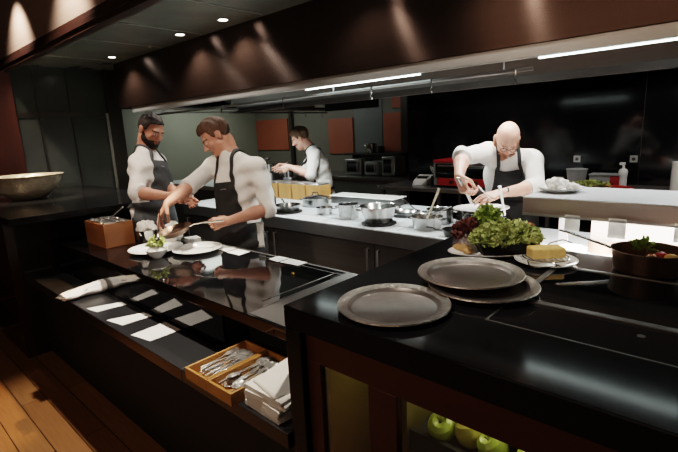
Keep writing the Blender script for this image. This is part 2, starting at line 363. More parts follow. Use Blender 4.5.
# --- heated shelf
t=thing('heated_shelf','stainless steel heated shelf standing over the pass in front of bald chef','shelf',(-.78,2.17,.92))
lb(t,(-.785,1.4,2.17,2.62,1.175,1.255)).build('shelf_top','shelf_front',t,bevel=.004)
lb(t,(-.782,1.4,2.172,2.618,1.2555,1.2585)).build('lit_top_skin','steel_top',t,smooth=0)  # paler skin, the lit shelf top put into its colour
lb(t,(-.72,1.4,2.25,2.55,1.166,1.174)).build('lamp_panel','led',t,smooth=0)
lb(t,(-.58,1.4,2.60,2.61,.922,1.175)).build('back_panel','shelf_front',t,smooth=0)  # panel added to catch the shelf lamp and brighten the gap
for x in (-.70,.9): lb(t,(x-.025,x+.025,2.54,2.59,.922,1.175)).build('post','steel',t,bevel=.004)
lb(t,(-.78,1.4,2.160,2.168,1.172,1.182)).build('ticket_rail','steel',t,smooth=0)
for i,(x,w,h) in enumerate(((-.56,.062,.075),(-.385,.066,.085),(-.165,.05,.075))):
    b=MB(); b.sheet([[(-w/2,.004*math.sin(k*.8),-h*k/5),(0,.003+.004*math.sin(k*.8),-h*k/5),(w/2,.004*math.sin(k*.8),-h*k/5)] for k in range(6)])
    tag(b.build('order_ticket','card',solid=.0006),'white paper order ticket hanging from the shelf edge, '+('left','middle','right')[i]+' one','ticket','order tickets',loc=(x,2.158,1.19))
# --- plating counter
UC=.889
t=thing('plating_counter','long glossy black plating counter with built-in hob','counter',(-2.4,1.016,0))
X1=-1.0; XL=-3.95
lb(t,(-2.98,X1,1.016,1.676,.84,UC),(-3.2,-2.98,1.016,1.48,.84,UC),(XL,-3.2,1.016,1.40,.84,UC)).build('worktop','glass_black',t,bevel=.003)
lb(t,(XL,-1.66,1.026,1.041,.667,.84)).build('mirror_riser','glass_black',t,smooth=0)
lb(t,(-2.98,-1.66,1.041,1.60,0,.84),(-1.66,X1,1.16,1.60,0,.84),(XL,-2.98,1.041,1.36,0,.84)).build('cabinet','plinth',t,smooth=0)
lbk(t,KP,(-2.6,-1.40,1.585,1.60,UC,UC+.003),(-1.405,-1.395,1.06,1.585,UC,UC+.004),(-2.05,-1.405,1.548,1.553,UC,UC+.002),(-1.462,-1.457,1.10,1.553,UC,UC+.002)).build('hob_frame','steel_dark',t,smooth=0)
lb(t,(-1.459,X1,1.03,1.674,UC,UC+.002)).build('steel_strip','steel_dark',t,smooth=0)
# --- low bench
BZ=.667
t=thing('side_bench','low black stone bench with napkins and cutlery boxes in front of the plating counter','bench',(-2.4,.81,0))
lb(t,(-3.95,-1.66,.81,1.022,.61,BZ),(-1.66,X1,.81,1.155,.61,BZ)).build('bench_top','stone_bench',t,bevel=.003)
lb(t,(-3.95,X1,.90,1.022,0,.61)).build('bench_base','plinth',t,smooth=0)
# --- bowl counter (left end)
t=thing('end_counter','dark stone end counter holding the large hammered bowl','counter',(-4.6,.73,0))
lb(t,(-5.80,-3.67,.72,1.98,1.07,1.12)).build('stone_top','stone',t,bevel=.004)
lb(t,(-5.8,-3.97,.80,1.90,0,1.07)).build('carcass','plinth',t,smooth=0)
lb(t,(-5.8,-3.97,.74,.80,0,1.07)).build('end_panel','trimdark',t,smooth=0)
for z in (.30,.52): lb(t,(-5.8,-3.97,.62,.74,z-.015,z)).build('shelf','trimdark',t,smooth=0); lb(t,(-5.8,-3.97,.612,.62,z-.018,z+.003)).build('shelf_edge','steel_dark',t,smooth=0)
lb(t,(-3.97,-3.95,.82,1.0,.667,.679)).build('edge_strip','steel',t,smooth=0)
# --- stove island
SC=.92
t=thing('stove_island','long steel topped cooking island with dark steel doors','stove island',(-2.5,2.45,0))
lb(t,(-4.5,-1.9,2.45,3.45,.875,SC)).build('worktop','steel_top',t,bevel=.004)
lb(t,(-1.9,1.5,2.455,3.05,.875,SC)).build('worktop','steel_top',t,bevel=.004)
lb(t,(-4.5,-.96,2.447,2.449,.815,.912)).build('front_band','steel',t,smooth=0)
lb(t,(-4.5,1.5,2.50,3.02,.08,.875),(-4.5,-1.95,3.02,3.36,.08,.875)).build('carcass','black',t,smooth=0)
lb(t,(-4.5,1.5,2.56,3.0,0,.08)).build('plinth','plinth',t,smooth=0)
xs=[-4.48,-3.05,-1.93,-1.0]
for a,b_ in zip(xs,xs[1:]):
    mid=(a+b_)/2
    for p,q,hx in ((a,b_,b_-.05),):
        d=lb(t,(p+.005,q-.005,2.475,2.50,.10,.80)).build('cabinet_door','steel_dark',t,bevel=.002)
        h=MB(); hh=lambda x,z:Vector((x,2.45,z))-t.location
        for hx2 in (q-.045,p+.045):
            h=MB(); h.tube([Vector((hx2,2.475,.77))-t.location,Vector((hx2,2.447,.77))-t.location,Vector((hx2,2.447,.40))-t.location,Vector((hx2,2.475,.40))-t.location],.008,8); h.build('handle','steel',d)
lb(t,(-3.0,-1.0,2.62,2.63,SC,SC+.0015),(-2.45,-2.44,2.50,3.3,SC,SC+.0015),(-1.75,-1.74,2.50,3.3,SC,SC+.0015)).build('hob_line','grey',t,smooth=0)
# --- back steel table
t=thing('steel_table','stainless steel work table in front of the black wall','table',(-2.5,4.6,0))
lb(t,(-3.52,-.9,4.62,5.28,.86,.90)).build('table_top','steel',t,bevel=.003)
for x in (-3.46,-2.66,-1.6,-.96):
    for y in (4.68,5.2): lb(t,(x-.02,x+.02,y-.02,y+.02,0,.86)).build('leg','steel_dark',t,smooth=0)
lb(t,(-3.48,-.94,4.66,5.26,.28,.30)).build('undershelf','steel_dark',t,smooth=0)
t=thing('wall_counter','dark counter along the black glass wall with seasoning containers','counter',(1,4.8,0))
lb(t,(-.88,3,4.70,5.29,.90,.95)).build('worktop','steel_dark',t,bevel=.003)
lb(t,(-.88,3,4.76,5.29,0,.90)).build('cabinet','black',t,smooth=0)
# --- back kitchen counter and its wall shelf
t=thing('back_counter','grey steel counter along the rear kitchen wall','counter',(-5.5,5.4,0))
lb(t,(-6.6,-3.5,5.42,6.08,.86,.90)).build('worktop','steel_dark',t,bevel=.003)
lb(t,(-6.6,-3.5,5.46,6.06,.1,.86),(-6.6,-3.5,5.55,6.06,0,.1)).build('cabinet','wall_grey',t,smooth=0)
t=thing('prep_counter','steel prep counter where the rear chef works','counter',(-5.2,3.9,0))
lb(t,(-7.2,-4.15,3.55,4.2,.86,.92)).build('worktop','steel_top',t,bevel=.003)
lb(t,(-7.2,-4.18,3.60,4.15,0,.86)).build('cabinet','steel_dark',t,smooth=0)
t=thing('wall_shelf','narrow black shelf on the rear wall with a steel pot','shelf',(-4.5,5.95,1.24))
lb(t,(-5.1,-3.95,5.80,6.07,1.215,1.24)).build('board','black',t,bevel=.002)
for x in (-4.95,-4.1): lb(t,(x-.012,x+.012,5.85,6.06,1.12,1.215)).build('bracket','black',t,smooth=0)
# ================================================================ figures: smooth distance fields meshed with surface nets
def V3(p): return np.array([p[0],p[1],p[2]],float)
class Prim:
    def __init__(s,kind,k=.02,**a): s.kind=kind; s.k=k; s.__dict__.update(a)
    def __call__(s,P):
        if s.kind=='rc':
            ba=s.b-s.a; L=max(float(ba@ba),1e-12); t=np.clip(((P-s.a)@ba)/L,0,1)
            d=np.linalg.norm(P-s.a-t[:,None]*ba,axis=1)-(s.r1+(s.r2-s.r1)*t)
            if s.cut:
                n=ba/np.sqrt(L)
                if s.cut&1: d=np.maximum(d,(P-s.b)@n)
                if s.cut&2: d=np.maximum(d,-((P-s.a)@n))
            return d
        q=(P-s.c)@s.A.T
        k0=np.linalg.norm(q/s.r,axis=1); k1=np.linalg.norm(q/(s.r*s.r),axis=1)+1e-9
        return k0*(k0-1)/k1
def rc(a,b,r1,r2,k=.02,cut=0): return Prim('rc',k,a=V3(a),b=V3(b),r1=r1,r2=r2,cut=cut)
def el(c,r,A=None,k=.02): return Prim('el',k,c=V3(c),r=np.array(r,float),A=np.eye(3) if A is None else A)
def smin(a,b,k):
    h=np.maximum(k-np.abs(a-b),0)/k; return np.minimum(a,b)-h*h*k*.25
def union(prims,P,sel=None):
    d=None
    for i,p in enumerate(prims):
        if sel is not None and not sel[i]: continue
        e=p(P); d=e if d is None else (smin(d,e,p.k) if p.k>0 else np.maximum(d,-e))
    return d if d is not None else np.full(len(P),1.)
def surf(prims,lo,hi,h,post=None,extra=.0):
    nb=8; lo=np.array(lo,float); hi=np.array(hi,float); n=np.ceil((hi-lo)/(h*nb)).astype(int)
    g=np.stack(np.meshgrid(*[np.arange(k) for k in n],indexing='ij'),-1).reshape(-1,3)
    ctr=lo+(g+.5)*nb*h; rad=nb*h*.87
    D=np.stack([p(ctr) for p in prims],1)
    d=union(prims,ctr)
    dd=post(ctr,d) if post else d
    keep=np.abs(dd)<rad*1.35+.012
    g=g[keep]; D=D[keep]
    c9=np.stack(np.meshgrid(*[np.arange(nb+1)]*3,indexing='ij'),-1).reshape(-1,3)
    N3=n*nb+2
    allk=[];allp=[];quads=[]
    corner=np.array([[i,j,k] for i in(0,1) for j in(0,1) for k in(0,1)])
    edges=[(a,b) for a in range(8) for b in range(8) if a<b and np.abs(corner[a]-corner[b]).sum()==1]
    def key(c): return (c[...,0]*N3[1]+c[...,1])*N3[2]+c[...,2]
    cells=np.stack(np.meshgrid(*[np.arange(nb)]*3,indexing='ij'),-1).reshape(-1,3)
    for bi in range(len(g)):
        base=g[bi]*nb; P=lo+(base+c9)*h
        sel=D[bi]<rad+.06+extra
        for i,p in enumerate(prims):
            if p.k<=0: sel[i]=True
        if not sel.any(): continue
        v=union(prims,P,sel)
        if post: v=post(P,v)
        if v.min()>0 or v.max()<0: continue
        v=v.reshape(nb+1,nb+1,nb+1)
        cv=np.stack([v[c[0]:c[0]+nb,c[1]:c[1]+nb,c[2]:c[2]+nb].reshape(-1) for c in corner],1)
        neg=cv<0; mix=neg.any(1)&~neg.all(1)
        if mix.any():
            m_=np.nonzero(mix)[0]; cc=cv[m_]; acc=np.zeros((len(m_),3)); cnt=np.zeros(len(m_))
            for a,b in edges:
                x=(cc[:,a]<0)!=(cc[:,b]<0)
                t=np.where(x,cc[:,a]/(cc[:,a]-cc[:,b]+1e-20),0)
                acc+=np.where(x[:,None],corner[a]+t[:,None]*(corner[b]-corner[a]),0); cnt+=x
            allk.append(key(base+cells[m_])); allp.append(lo+(base+cells[m_]+acc/cnt[:,None])*h)
        for ax in range(3):
            s0=[slice(0,nb)]*3; s1=[slice(0,nb)]*3; s1[ax]=slice(1,nb+1)
            a=v[tuple(s0)]<0; b=v[tuple(s1)]<0
            w=np.argwhere(a!=b)
            if len(w)==0: continue
            fl=a[tuple(w.T)]; c=base+w
            o1=np.zeros(3,int);o2=np.zeros(3,int); o1[(ax+1)%3]=1; o2[(ax+2)%3]=1
            q=np.stack([key(c-o1-o2),key(c-o2),key(c),key(c-o1)],1)
            q[~fl]=q[~fl][:,::-1]; quads.append(q)
    if not allk: return np.zeros((0,3)),np.zeros((0,4),int)
    K=np.concatenate(allk);P=np.concatenate(allp);Q=np.concatenate(quads)
    o=np.argsort(K);K=K[o];P=P[o]
    ix=np.clip(np.searchsorted(K,Q),0,len(K)-1); ok=(K[ix]==Q).all(1)
    return P,ix[ok]
def sdf_obj(name,P,Q,m,parent,base,paint=None):
    me=bpy.data.meshes.new(name); P=P-np.array(base)
    me.from_pydata(P.tolist(),[],Q.tolist()); me.update()
    ms=m if isinstance(m,(list,tuple)) else [m]
    for x in ms: me.materials.append(MT[x])
    me.polygons.foreach_set('use_smooth',np.ones(len(Q),bool))
    if paint is not None:
        ce=(P+np.array(base))[Q].mean(1); me.polygons.foreach_set('material_index',paint(ce).astype(np.int32))
    me.update()
    o=bpy.data.objects.new(name,me); C.objects.link(o); o.parent=parent; return o
def nrm(v): v=np.array(v,float); return v/np.linalg.norm(v)
def bb(prims,pad=.03):
    lo=np.full(3,9.);hi=np.full(3,-9.)
    lo*=10;hi*=10
    for p in prims:
        if p.k<=0: continue
        if p.kind=='rc':
            r=max(p.r1,p.r2)
            for q in(p.a,p.b): lo=np.minimum(lo,q-r);hi=np.maximum(hi,q+r)
        else:
            r=p.r.max(); lo=np.minimum(lo,p.c-r);hi=np.maximum(hi,p.c+r)
    return lo-pad,hi+pad
def head_prims(c,A,s):
    """A rows: left, forward, up in world"""
    T=lambda p:c+s*(np.array(p,float)@A)
    E=lambda p,r,k=.02:el(T(p),[x*s for x in r],A,k)
    r_=lambda a,b,r1,r2,k=.02:rc(T(a),T(b),r1*s,r2*s,k)
    skull=[E((0,-.014,.035),(.075,.096,.086)),E((0,.03,-.04),(.058,.060,.078),.04),E((0,.066,-.095),(.026,.022,.020),.03),
           r_((-.05,.012,-.06),(-.015,.062,-.098),.018,.016,.03),r_((.05,.012,-.06),(.015,.062,-.098),.018,.016,.03)]
    face=[r_((-.034,.080,.024),(.034,.080,.024),.013,.013,.016),
          E((.037,.064,-.026),(.022,.020,.020),.02),E((-.037,.064,-.026),(.022,.020,.020),.02),
          E((.031,.098,.003),(.016,.014,.010),-1),E((-.031,.098,.003),(.016,.014,.010),-1),
          E((.031,.080,.003),(.013,.012,.012),.003),E((-.031,.080,.003),(.013,.012,.012),.003),
          r_((0,.088,.016),(0,.112,-.026),.008,.012,.012),E((.011,.100,-.030),(.009,.010,.008),.008),E((-.011,.100,-.030),(.009,.010,.008),.008),
          E((0,.089,-.056),(.024,.010,.0065),.008),E((0,.087,-.068),(.021,.010,.007),.006)]
    ears=[]
    for q in(-1,1):
        ears+=[E((q*.078,-.012,-.006),(.009,.019,.031),.008),E((q*.083,-.020,.004),(.007,.014,.022),.006)]
    return skull,face,ears,T
def hand_prims(w,hd,nm,side,curl,spread=.0,s=1.,thumb=.5):
    """wrist, finger direction, palm normal (out of the palm), side=+1 if thumb lies along hd x nm"""
    hd=nrm(hd); nm=nrm(np.array(nm)-hd*np.dot(nm,hd)); sd=np.cross(hd,nm)*side
    T=lambda f,t,n:np.array(w)+s*(f*hd+t*sd+n*nm)
    P=[]
    kn=[(.088,.030),(.092,.010),(.087,-.011),(.078,-.030)]
    for f,t in kn: P.append(rc(T(.008,t*.45,0),T(f,t,0),.016*s,.0115*s,.014))
    L=[(.044,.025,.020),(.048,.029,.021),(.044,.027,.020),(.034,.020,.017)]
    for i,((f,t),l) in enumerate(zip(kn,L)):
        p=T(f,t,0); ang=0; sp=(1.5-i)*spread
        r=[.0095,.0088,.0080,.0070] if i<3 else [.0085,.0078,.007,.0062]
        for j in range(3):
            ang+=curl[i]*(.9,1.1,.7)[j]
            dv=math.cos(ang)*(hd*math.cos(sp)+sd*math.sin(sp))+math.sin(ang)*nm
            q=p+s*l[j]*dv; P.append(rc(p,q,r[j]*s,r[j+1]*s,.006 if j==0 else .003)); p=q
    a=T(.022,.026,.006); b=T(.052,.052-.012*thumb,.014+.022*thumb); c_=T(.080,.054-.03*thumb,.018+.042*thumb); d=T(.100,.052-.042*thumb,.02+.05*thumb)
    P+=[rc(a,b,.016*s,.0115*s,.012),rc(b,c_,.0112*s,.0095*s,.003),rc(c_,d,.0095*s,.0075*s,.003)]
    return P
def person(label,J,H,skin,hair,apron,opt):
    """J: joints in world; H: dict(c,fwd,up) of the head"""
    J={k:V3(v) for k,v in J.items()}
    pel=J['pelvis']; base=(pel[0],pel[1],0)
    root=thing('person',label,'person',base)
    h=opt.get('h',.0055)
    lf=nrm(J['shL']-J['shR']); up=nrm(J['neck']-pel); lf=nrm(lf-up*(lf@up)); fw=np.cross(lf*-1,up)*-1
    fw=np.cross(up,lf)*-1 if False else np.cross(lf,up)
    # left x up : for a person facing +y, left=-x, up=z  -> (-x)x(z) = +y
    A=np.stack([lf,fw,up])
    hf=nrm(H['fwd']); hu=np.array(H['up'],float); hu=nrm(hu-hf*(hu@hf)); hl=np.cross(hu,hf); HA=np.stack([hl,hf,hu]); hs=H.get('s',.95)
    skull,face,ears,HT=head_prims(V3(H['c']),HA,hs)
    hb=HT((0,-.03,-.06)); hb2=HT((0,-.012,-.085))
    g=opt.get('girth',1.)
    hipL=pel+.085*lf-np.array([0,0,.05]); hipR=pel-.085*lf-np.array([0,0,.05])
    ch=J['chest']; wa=J['waist']; nk=J['neck']
    def torso(o,kk=1):
        hL=(J['shL']*.86+ch*.0+nk*.14); hR=(J['shR']*.86+nk*.14)
        return [rc(hR,hL,.052+o,.052+o,.05),el(ch+.005*fw,[.160*g+o,.112*g+o,.165+o],A,.07),el(wa+.01*fw,[.148*g+o,.110*g+o,.14+o],A,.07),
                el(pel,[.165*g+o,.118*g+o,.13+o],A,.07),rc(nk,J['shL']*.8+nk*.2,.045+o,.045+o,.05),rc(nk,J['shR']*.8+nk*.2,.045+o,.045+o,.05)]
    floorz=.075
    fdir=fw.copy(); fdir[2]=0; fdir=nrm(fdir)
    legs=lambda o:[x for hp,q in((hipL,1),(hipR,-1)) for x in (
        rc(hp,(hp[0]+.02*q*lf[0]+.015*fdir[0],hp[1]+.02*q*lf[1]+.015*fdir[1],.48),.082*g+o,.058+o,.03),
        rc((hp[0]+.02*q*lf[0]+.015*fdir[0],hp[1]+.02*q*lf[1]+.015*fdir[1],.48),(hp[0]+.03*q*lf[0],hp[1]+.03*q*lf[1],floorz+.03),.056+o,.042+o,.02))]
    arms=[]
    for sdx in 'LR':
        s_,e,w=J['sh'+sdx],J['el'+sdx],J['wr'+sdx]; mid=e+.32*(w-e)
        arms+=[rc(s_,e,.052,.041,.04),rc(e,mid,.041,.043,.02),rc(mid,w,.043,.027,.02)]
    hands=[]
    for sdx in 'LR':
        a=opt['hand'+sdx]; hands+=hand_prims(J['wr'+sdx],a['d'],a['n'],a['s'],a['curl'],a.get('spread',.06),a.get('sc',1.),a.get('thumb',.5))
    neck=[rc(nk-up*.02,hb2,.058,.054,.03),rc(nk,hb,.055,.056,.03)]
    order=skull+face[:3]+[f for f in face if f.k<0]+[f for f in face[3:] if f.k>0]+ears
    body=torso(0)+legs(-.004)+[rc((p_[0]+.03*q*lf[0],p_[1]+.03*q*lf[1],floorz-.02),(p_[0]+.03*q*lf[0]+.15*fdir[0],p_[1]+.03*q*lf[1]+.15*fdir[1],.04),.035,.032,.02) for p_,q in((hipL,1),(hipR,-1))]+arms+neck+hands+order
    # sockets (k<0) only carve what precedes them: put head first
    body=order+neck+torso(0)+legs(-.004)+body[len(torso(0))+4:len(torso(0))+6]+arms+hands
    lo,hi=bb(body)
    P,Q=surf(body,lo,hi,h)
    Hc=V3(H['c'])
    def paint(c):
        q=((c-Hc)@HA.T)/hs; m_=np.zeros(len(c))
        for e in(-1,1):
            dx=q[:,0]-e*.031; dz=q[:,2]-.002
            m_[(np.abs(dx)<.012)&(np.abs(dz)<.0045)&(q[:,1]>.07)]=2
            m_[(dx*dx+dz*dz<.005**2)&(q[:,1]>.07)]=3
            m_[(np.abs(dx)<.021)&(np.abs(q[:,2]-.024-.12*np.abs(dx)*-1)<.0045)&(q[:,1]>.06)]=4
        m_[(np.abs(q[:,0])<.022)&(np.abs(q[:,2]+.062)<.010)&(q[:,1]>.082)]=1
        return m_
    sdf_obj('body',P,Q,[skin,'lip','eyew','iris',opt.get('brow',hair or skin)],root,base,paint)
    # ---- jacket
    rs=np.random.RandomState(opt.get('seed',1)); 
    ph=rs.rand(6)*6
    jk=torso(.016)
    cf=opt.get('sleeve',(.22,.22))
    cuffs=[]
    for i,sdx in enumerate('LR'):
        s_,e,w=J['sh'+sdx],J['el'+sdx],J['wr'+sdx]; f=cf[i]; en=e+f*(w-e)
        jk+=[rc(s_,e,.064,.055,.035),rc(e,en,.055,.052,.02,1)]
        n=nrm(w-e); cuffs.append(rc(en-n*.055,en+n*.004,  .057,.056,.012,3))
    jk+=cuffs
    jk.append(rc(nk-up*.02+fw*.004,nk+(hb2-nk)*.46,.072,.066,.01,1))
    zc=opt.get('hem',-.17)
    def fold(P_):
        q=(P_-pel)@A.T
        return .0045*np.sin(38*q[:,0]+9*q[:,2]+ph[0])*np.sin(21*q[:,2]-13*q[:,0]+ph[1])+.0055*np.sin(60*q[:,2]+25*q[:,1]+ph[2]+4*np.sin(9*q[:,0]+ph[3]))*np.clip(1.4*np.sin(11*q[:,0]+5*q[:,1]+ph[4]),0,1)
    def pj(P_,d): return np.maximum(d+fold(P_),-((P_-pel)@up-zc))
    lo,hi=bb(jk); P,Q=surf(jk,lo,hi,h,pj); jo=sdf_obj('chef_jacket',P,Q,'jacket',root,base)
    # ---- apron (bib + skirt + belt) and its neck strap
    upper=[rc(J['sh'+q],J['sh'+q]+.75*(J['el'+q]-J['sh'+q]),.064,.058,.035) for q in 'LR']
    ap=torso(.016)+upper+legs(.03)+[rc(pel-np.array([0,0,.05]),pel-np.array([0,0,.40]),.15*g,.15*g,.10)]
    wb=opt.get('bib',(.135,.10)); zt=opt.get('bibtop',.34); zw=opt.get('belt',.12); zn=float((nk-pel)@up)
    def loc(P_): return (P_-pel)@A.T
    def pa(P_,d):
        q=loc(P_); x,y,z=q[:,0],q[:,1],q[:,2]
        t=np.clip((z-zw)/(zt-zw),0,1)
        bib=np.maximum.reduce([np.abs(x)-(wb[0]+(wb[1]-wb[0])*t),z-zt,zw-.01-z,-y+.02])
        sk=np.maximum.reduce([z-zw,-(z+.46),-y-opt.get('wrap',.04)])
        belt=np.abs(z-zw)-.017
        reg=np.minimum(np.minimum(bib,sk),belt)
        return np.maximum(np.abs(d+fold(P_)-.006)-.005,reg)
    lo,hi=bb(ap,.04); P,Q=surf(ap,lo,hi,h*.9,pa,.03); ao=sdf_obj('apron',P,Q,apron,root,base)
    apt=torso(.016)+upper+[rc(nk-up*.02+fw*.004,nk+(hb2-nk)*.30,.073,.069,.01,1)]
    def ps(P_,d):
        q=loc(P_); x,y,z=q[:,0],q[:,1],q[:,2]
        t=np.clip((z-zt)/(zn-zt),0,1); xc=wb[1]-.012+(.066-wb[1]+.012)*t
        front=np.maximum.reduce([np.abs(np.abs(x)-xc)-.012,zt-.02-z,-y-.05])
        back=np.maximum.reduce([np.abs(z-zn+.01)-.013,y+.03,np.abs(x)-.08])
        return np.maximum(np.abs(d+fold(P_)-.0065)-.005,np.minimum(front,back))
    lo,hi=bb(apt,.04); P,Q=surf(apt,lo,hi,h*.8,ps,.03); so=sdf_obj('apron_strap',P,Q,apron,root,base)
    # ---- hair and beard
    if hair:
        hl_=opt.get('hairline',[(-.12,-.05),(-.05,-.045),(-.025,.0),(-.005,.022),(.012,.000),(.028,.012),(.036,.058),(.06,.074),(.11,.082)]); th=opt.get('hairth',.010); tt=opt.get('tuft',0)
        hx=[a for a,_ in hl_]; hz=[b for _,b in hl_]
        def ph_(P_,d):
            q=((P_-Hc)@HA.T)/hs
            t_=th+tt*np.clip(q[:,2]-.06,0,.06)*10*np.clip(q[:,1]+.04,0,.1)*10
            n_=.0022*np.sin(150*q[:,0]+40*q[:,2])*np.sin(110*q[:,1]+20*q[:,0])+.002*np.sin(70*q[:,0]+60*q[:,1])
            return np.maximum(d-t_+n_,(np.interp(q[:,1],hx,hz)+.004*np.sin(170*q[:,1]+120*q[:,0])-q[:,2])*.7*hs)
        lo,hi=bb(skull,.05); P,Q=surf(skull,lo,hi,h*.75,ph_,.04); sdf_obj('hair',P,Q,hair,root,base)
    if opt.get('beard'):
        bm,bt=opt['beard']
        sk2=skull+face[:3]
        def pb(P_,d):
            q=((P_-Hc)@HA.T)/hs
            zl=np.interp(q[:,1],[-.02,.0,.03,.06,.08,.1],[.0,-.005,-.035,-.055,-.050,-.044])
            mouth=np.maximum(np.abs(q[:,0])-.020,np.abs(q[:,2]+.061)-.007)
            return np.maximum.reduce([d-bt+.001*np.sin(220*q[:,0])*np.sin(200*q[:,2]),(q[:,2]-zl)*.7*hs,(-.005-q[:,1])*hs,-mouth*hs])
        lo,hi=bb(sk2,.04); P,Q=surf(sk2,lo,hi,h*.75,pb,.03); sdf_obj('beard',P,Q,bm,root,base)
    # ---- trousers and shoes
    tr=[el(pel,[.172*g,.126*g,.135],A,.05)]+legs(.016)
    def pt(P_,d): return np.maximum(np.maximum(d,P_[:,2]-(pel[2]+.10)),.06-P_[:,2])
    lo,hi=bb(tr); P,Q=surf(tr,lo,hi,.010,pt); sdf_obj('trousers',P,Q,'trouser',root,base)
    for hp,q in((hipL,1),(hipR,-1)):
        a=np.array([hp[0]+.03*q*lf[0],hp[1]+.03*q*lf[1],.05])
        sh=[rc(a-.04*fdir,a+.05*fdir,.046,.046,.02),rc(a+.04*fdir-np.array([0,0,.008]),a+.17*fdir-np.array([0,0,.012]),.045,.036,.03)]
        lo,hi=bb(sh); P,Q=surf(sh,lo,hi,.009,lambda P_,d:np.maximum(d,-P_[:,2])); sdf_obj('shoe',P,Q,'shoe',root,base)
    return root,dict(A=A,lf=lf,fw=fw,up=up,HT=HT,pel=pel,base=np.array(base),HA=HA)
def stitch_mark(root,inf,x,z,off,n=5):
    """small pale unreadable embroidery on the bib"""
    b=MB(); bs=Vector(inf['base'])
    for i in range(n):
        p=inf['pel']+inf['lf']*(x-i*.011)+inf['up']*z+inf['fw']*off
        q=p+inf['up']*(.006 if i%2 else .004)
        b.tube([Vector(p)-bs,Vector(q)-bs],.0016,5)
    b.build('embroidered_mark','mark',root)
# ================================================================ the four cooks
FH=Vector((FW.x,FW.y,0)).normalized(); RH=Vector((RT.x,RT.y,0)).normalized(); ZU=Vector((0,0,1))
r1,i1=person('chef in the middle with brown hair and black apron spooning food into a bowl',
  dict(pelvis=W(241,239,3.233),waist=W(241,214,3.223),chest=W(238,188,3.190),neck=W(232,158,3.179),
       shL=W(259,170,3.082),shR=W(213,167,3.299),elL=W(268,209,3.038),wrL=W(228,221,2.929),elR=W(189,187,3.06),wrR=W(168,203,2.825)),
  dict(c=W(216,136.8,3.168),fwd=-RH*.74-FH*.30-ZU*.62,up=ZU*.8-RH*.45,s=1.04),'skin_red','hair_br','apron_bk',
  dict(h=.0048,handR=dict(d=-RH*.55-ZU*.80-FH*.15,n=RH*.75-ZU*.45+FH*.1,s=1,curl=[.35,.40,.5,.6],thumb=.9),
       handL=dict(d=-RH*.95-ZU*.1-FH*.2,n=FH*.9-ZU*.35-RH*.1,s=-1,curl=[1.0,1.05,1.1,1.15],thumb=.9),
       bib=(.14,.105),bibtop=.41,belt=.10,sleeve=(.10,.08),tuft=.016,hairth=.012,seed=3))
stitch_mark(r1,i1,.05,.36,.147)
r2,i2=person('bearded chef at the left in charcoal apron looking down at his hands',
  dict(pelvis=W(152,217,3.560),waist=W(151,199,3.560),chest=W(149,177,3.540),neck=W(145,152,3.531),
       shL=W(158,164,3.696),shR=W(139,166,3.394),elL=W(166,188,3.618),wrL=W(186,198,3.424),elR=W(137,193,3.268),wrR=W(169,196,3.210)),
  dict(c=W(151,130.5,3.501),fwd=RH*.74-FH*.42-ZU*.42,up=ZU*.9+RH*.28,s=1.02),'skin_red','hair_dk','apron_gr',
  dict(h=.0055,handR=dict(d=RH*.9-ZU*.3+FH*.2,n=FH*.9,s=1,curl=[.5,.55,.6,.65]),
       handL=dict(d=RH*.7-ZU*.4-FH*.4,n=-FH*.8+RH*.2,s=-1,curl=[.5,.55,.6,.65]),
       bib=(.15,.12),bibtop=.43,belt=.10,sleeve=(.12,.12),hairth=.008,beard=('hair_dk',.0045),seed=5,girth=1.04))
stitch_mark(r2,i2,-.02,.38,.152)
r3,i3=person('bald chef with ginger beard and glasses bent over the pots at the right',
  dict(pelvis=W(508,214,3.45),waist=W(509,192,3.36),chest=W(509,175,3.22),neck=W(508,158,3.10),
       shL=W(533,161,3.09),shR=W(485,153,3.11),elL=W(536,187,2.90),wrL=W(502,193,2.77),elR=W(462,157,2.89),wrR=W(459,177,2.68)),
  dict(c=W(507,140,3.02),fwd=-FH*.74-RH*.17-ZU*.66,up=ZU*.74-FH*.6,s=.96),'skin_pale',None,'apron_bk',
  dict(h=.0052,brow='beard_red',handR=dict(d=-ZU*.8-FH*.35+RH*.25,n=RH*.7+FH*.3,s=1,curl=[.9,.95,1.0,1.05],thumb=.8),
       handL=dict(d=-RH*.9-ZU*.15-FH*.25,n=-ZU*.8+FH*.4,s=-1,curl=[.25,.3,.35,.4],spread=.03,thumb=.8),
       bib=(.15,.088),bibtop=.49,belt=.10,sleeve=(.30,.05),beard=('beard_red',.014),seed=9))
stitch_mark(r3,i3,.045,.30,.150)
r4,i4=person('young chef at the rear with light brown hair leaning over the far prep counter',
  dict(pelvis=W(325,199,5.35),waist=W(323,183,5.32),chest=W(319,167,5.27),neck=W(312,150,5.2),
       shL=W(314,155,5.05),shR=W(315,153,5.40),elL=W(311,176,5.0),wrL=W(290,167,5.05),elR=W(303,171,5.35),wrR=W(285,166,5.3)),
  dict(c=W(300,138,5.16),fwd=-RH*.82-ZU*.48+FH*.08,up=ZU*.86-RH*.45,s=.98),'skin_pale','hair_gr','apron_bk',
  dict(h=.0085,handR=dict(d=-RH*.9-ZU*.3,n=-FH*.9,s=1,curl=[.5,.55,.6,.65]),
       handL=dict(d=-RH*.9-ZU*.3,n=FH*.9,s=-1,curl=[.5,.55,.6,.65]),
       bib=(.135,.10),bibtop=.40,belt=.12,sleeve=(.15,.15),tuft=.02,hairth=.016,seed=12,wrap=.10))
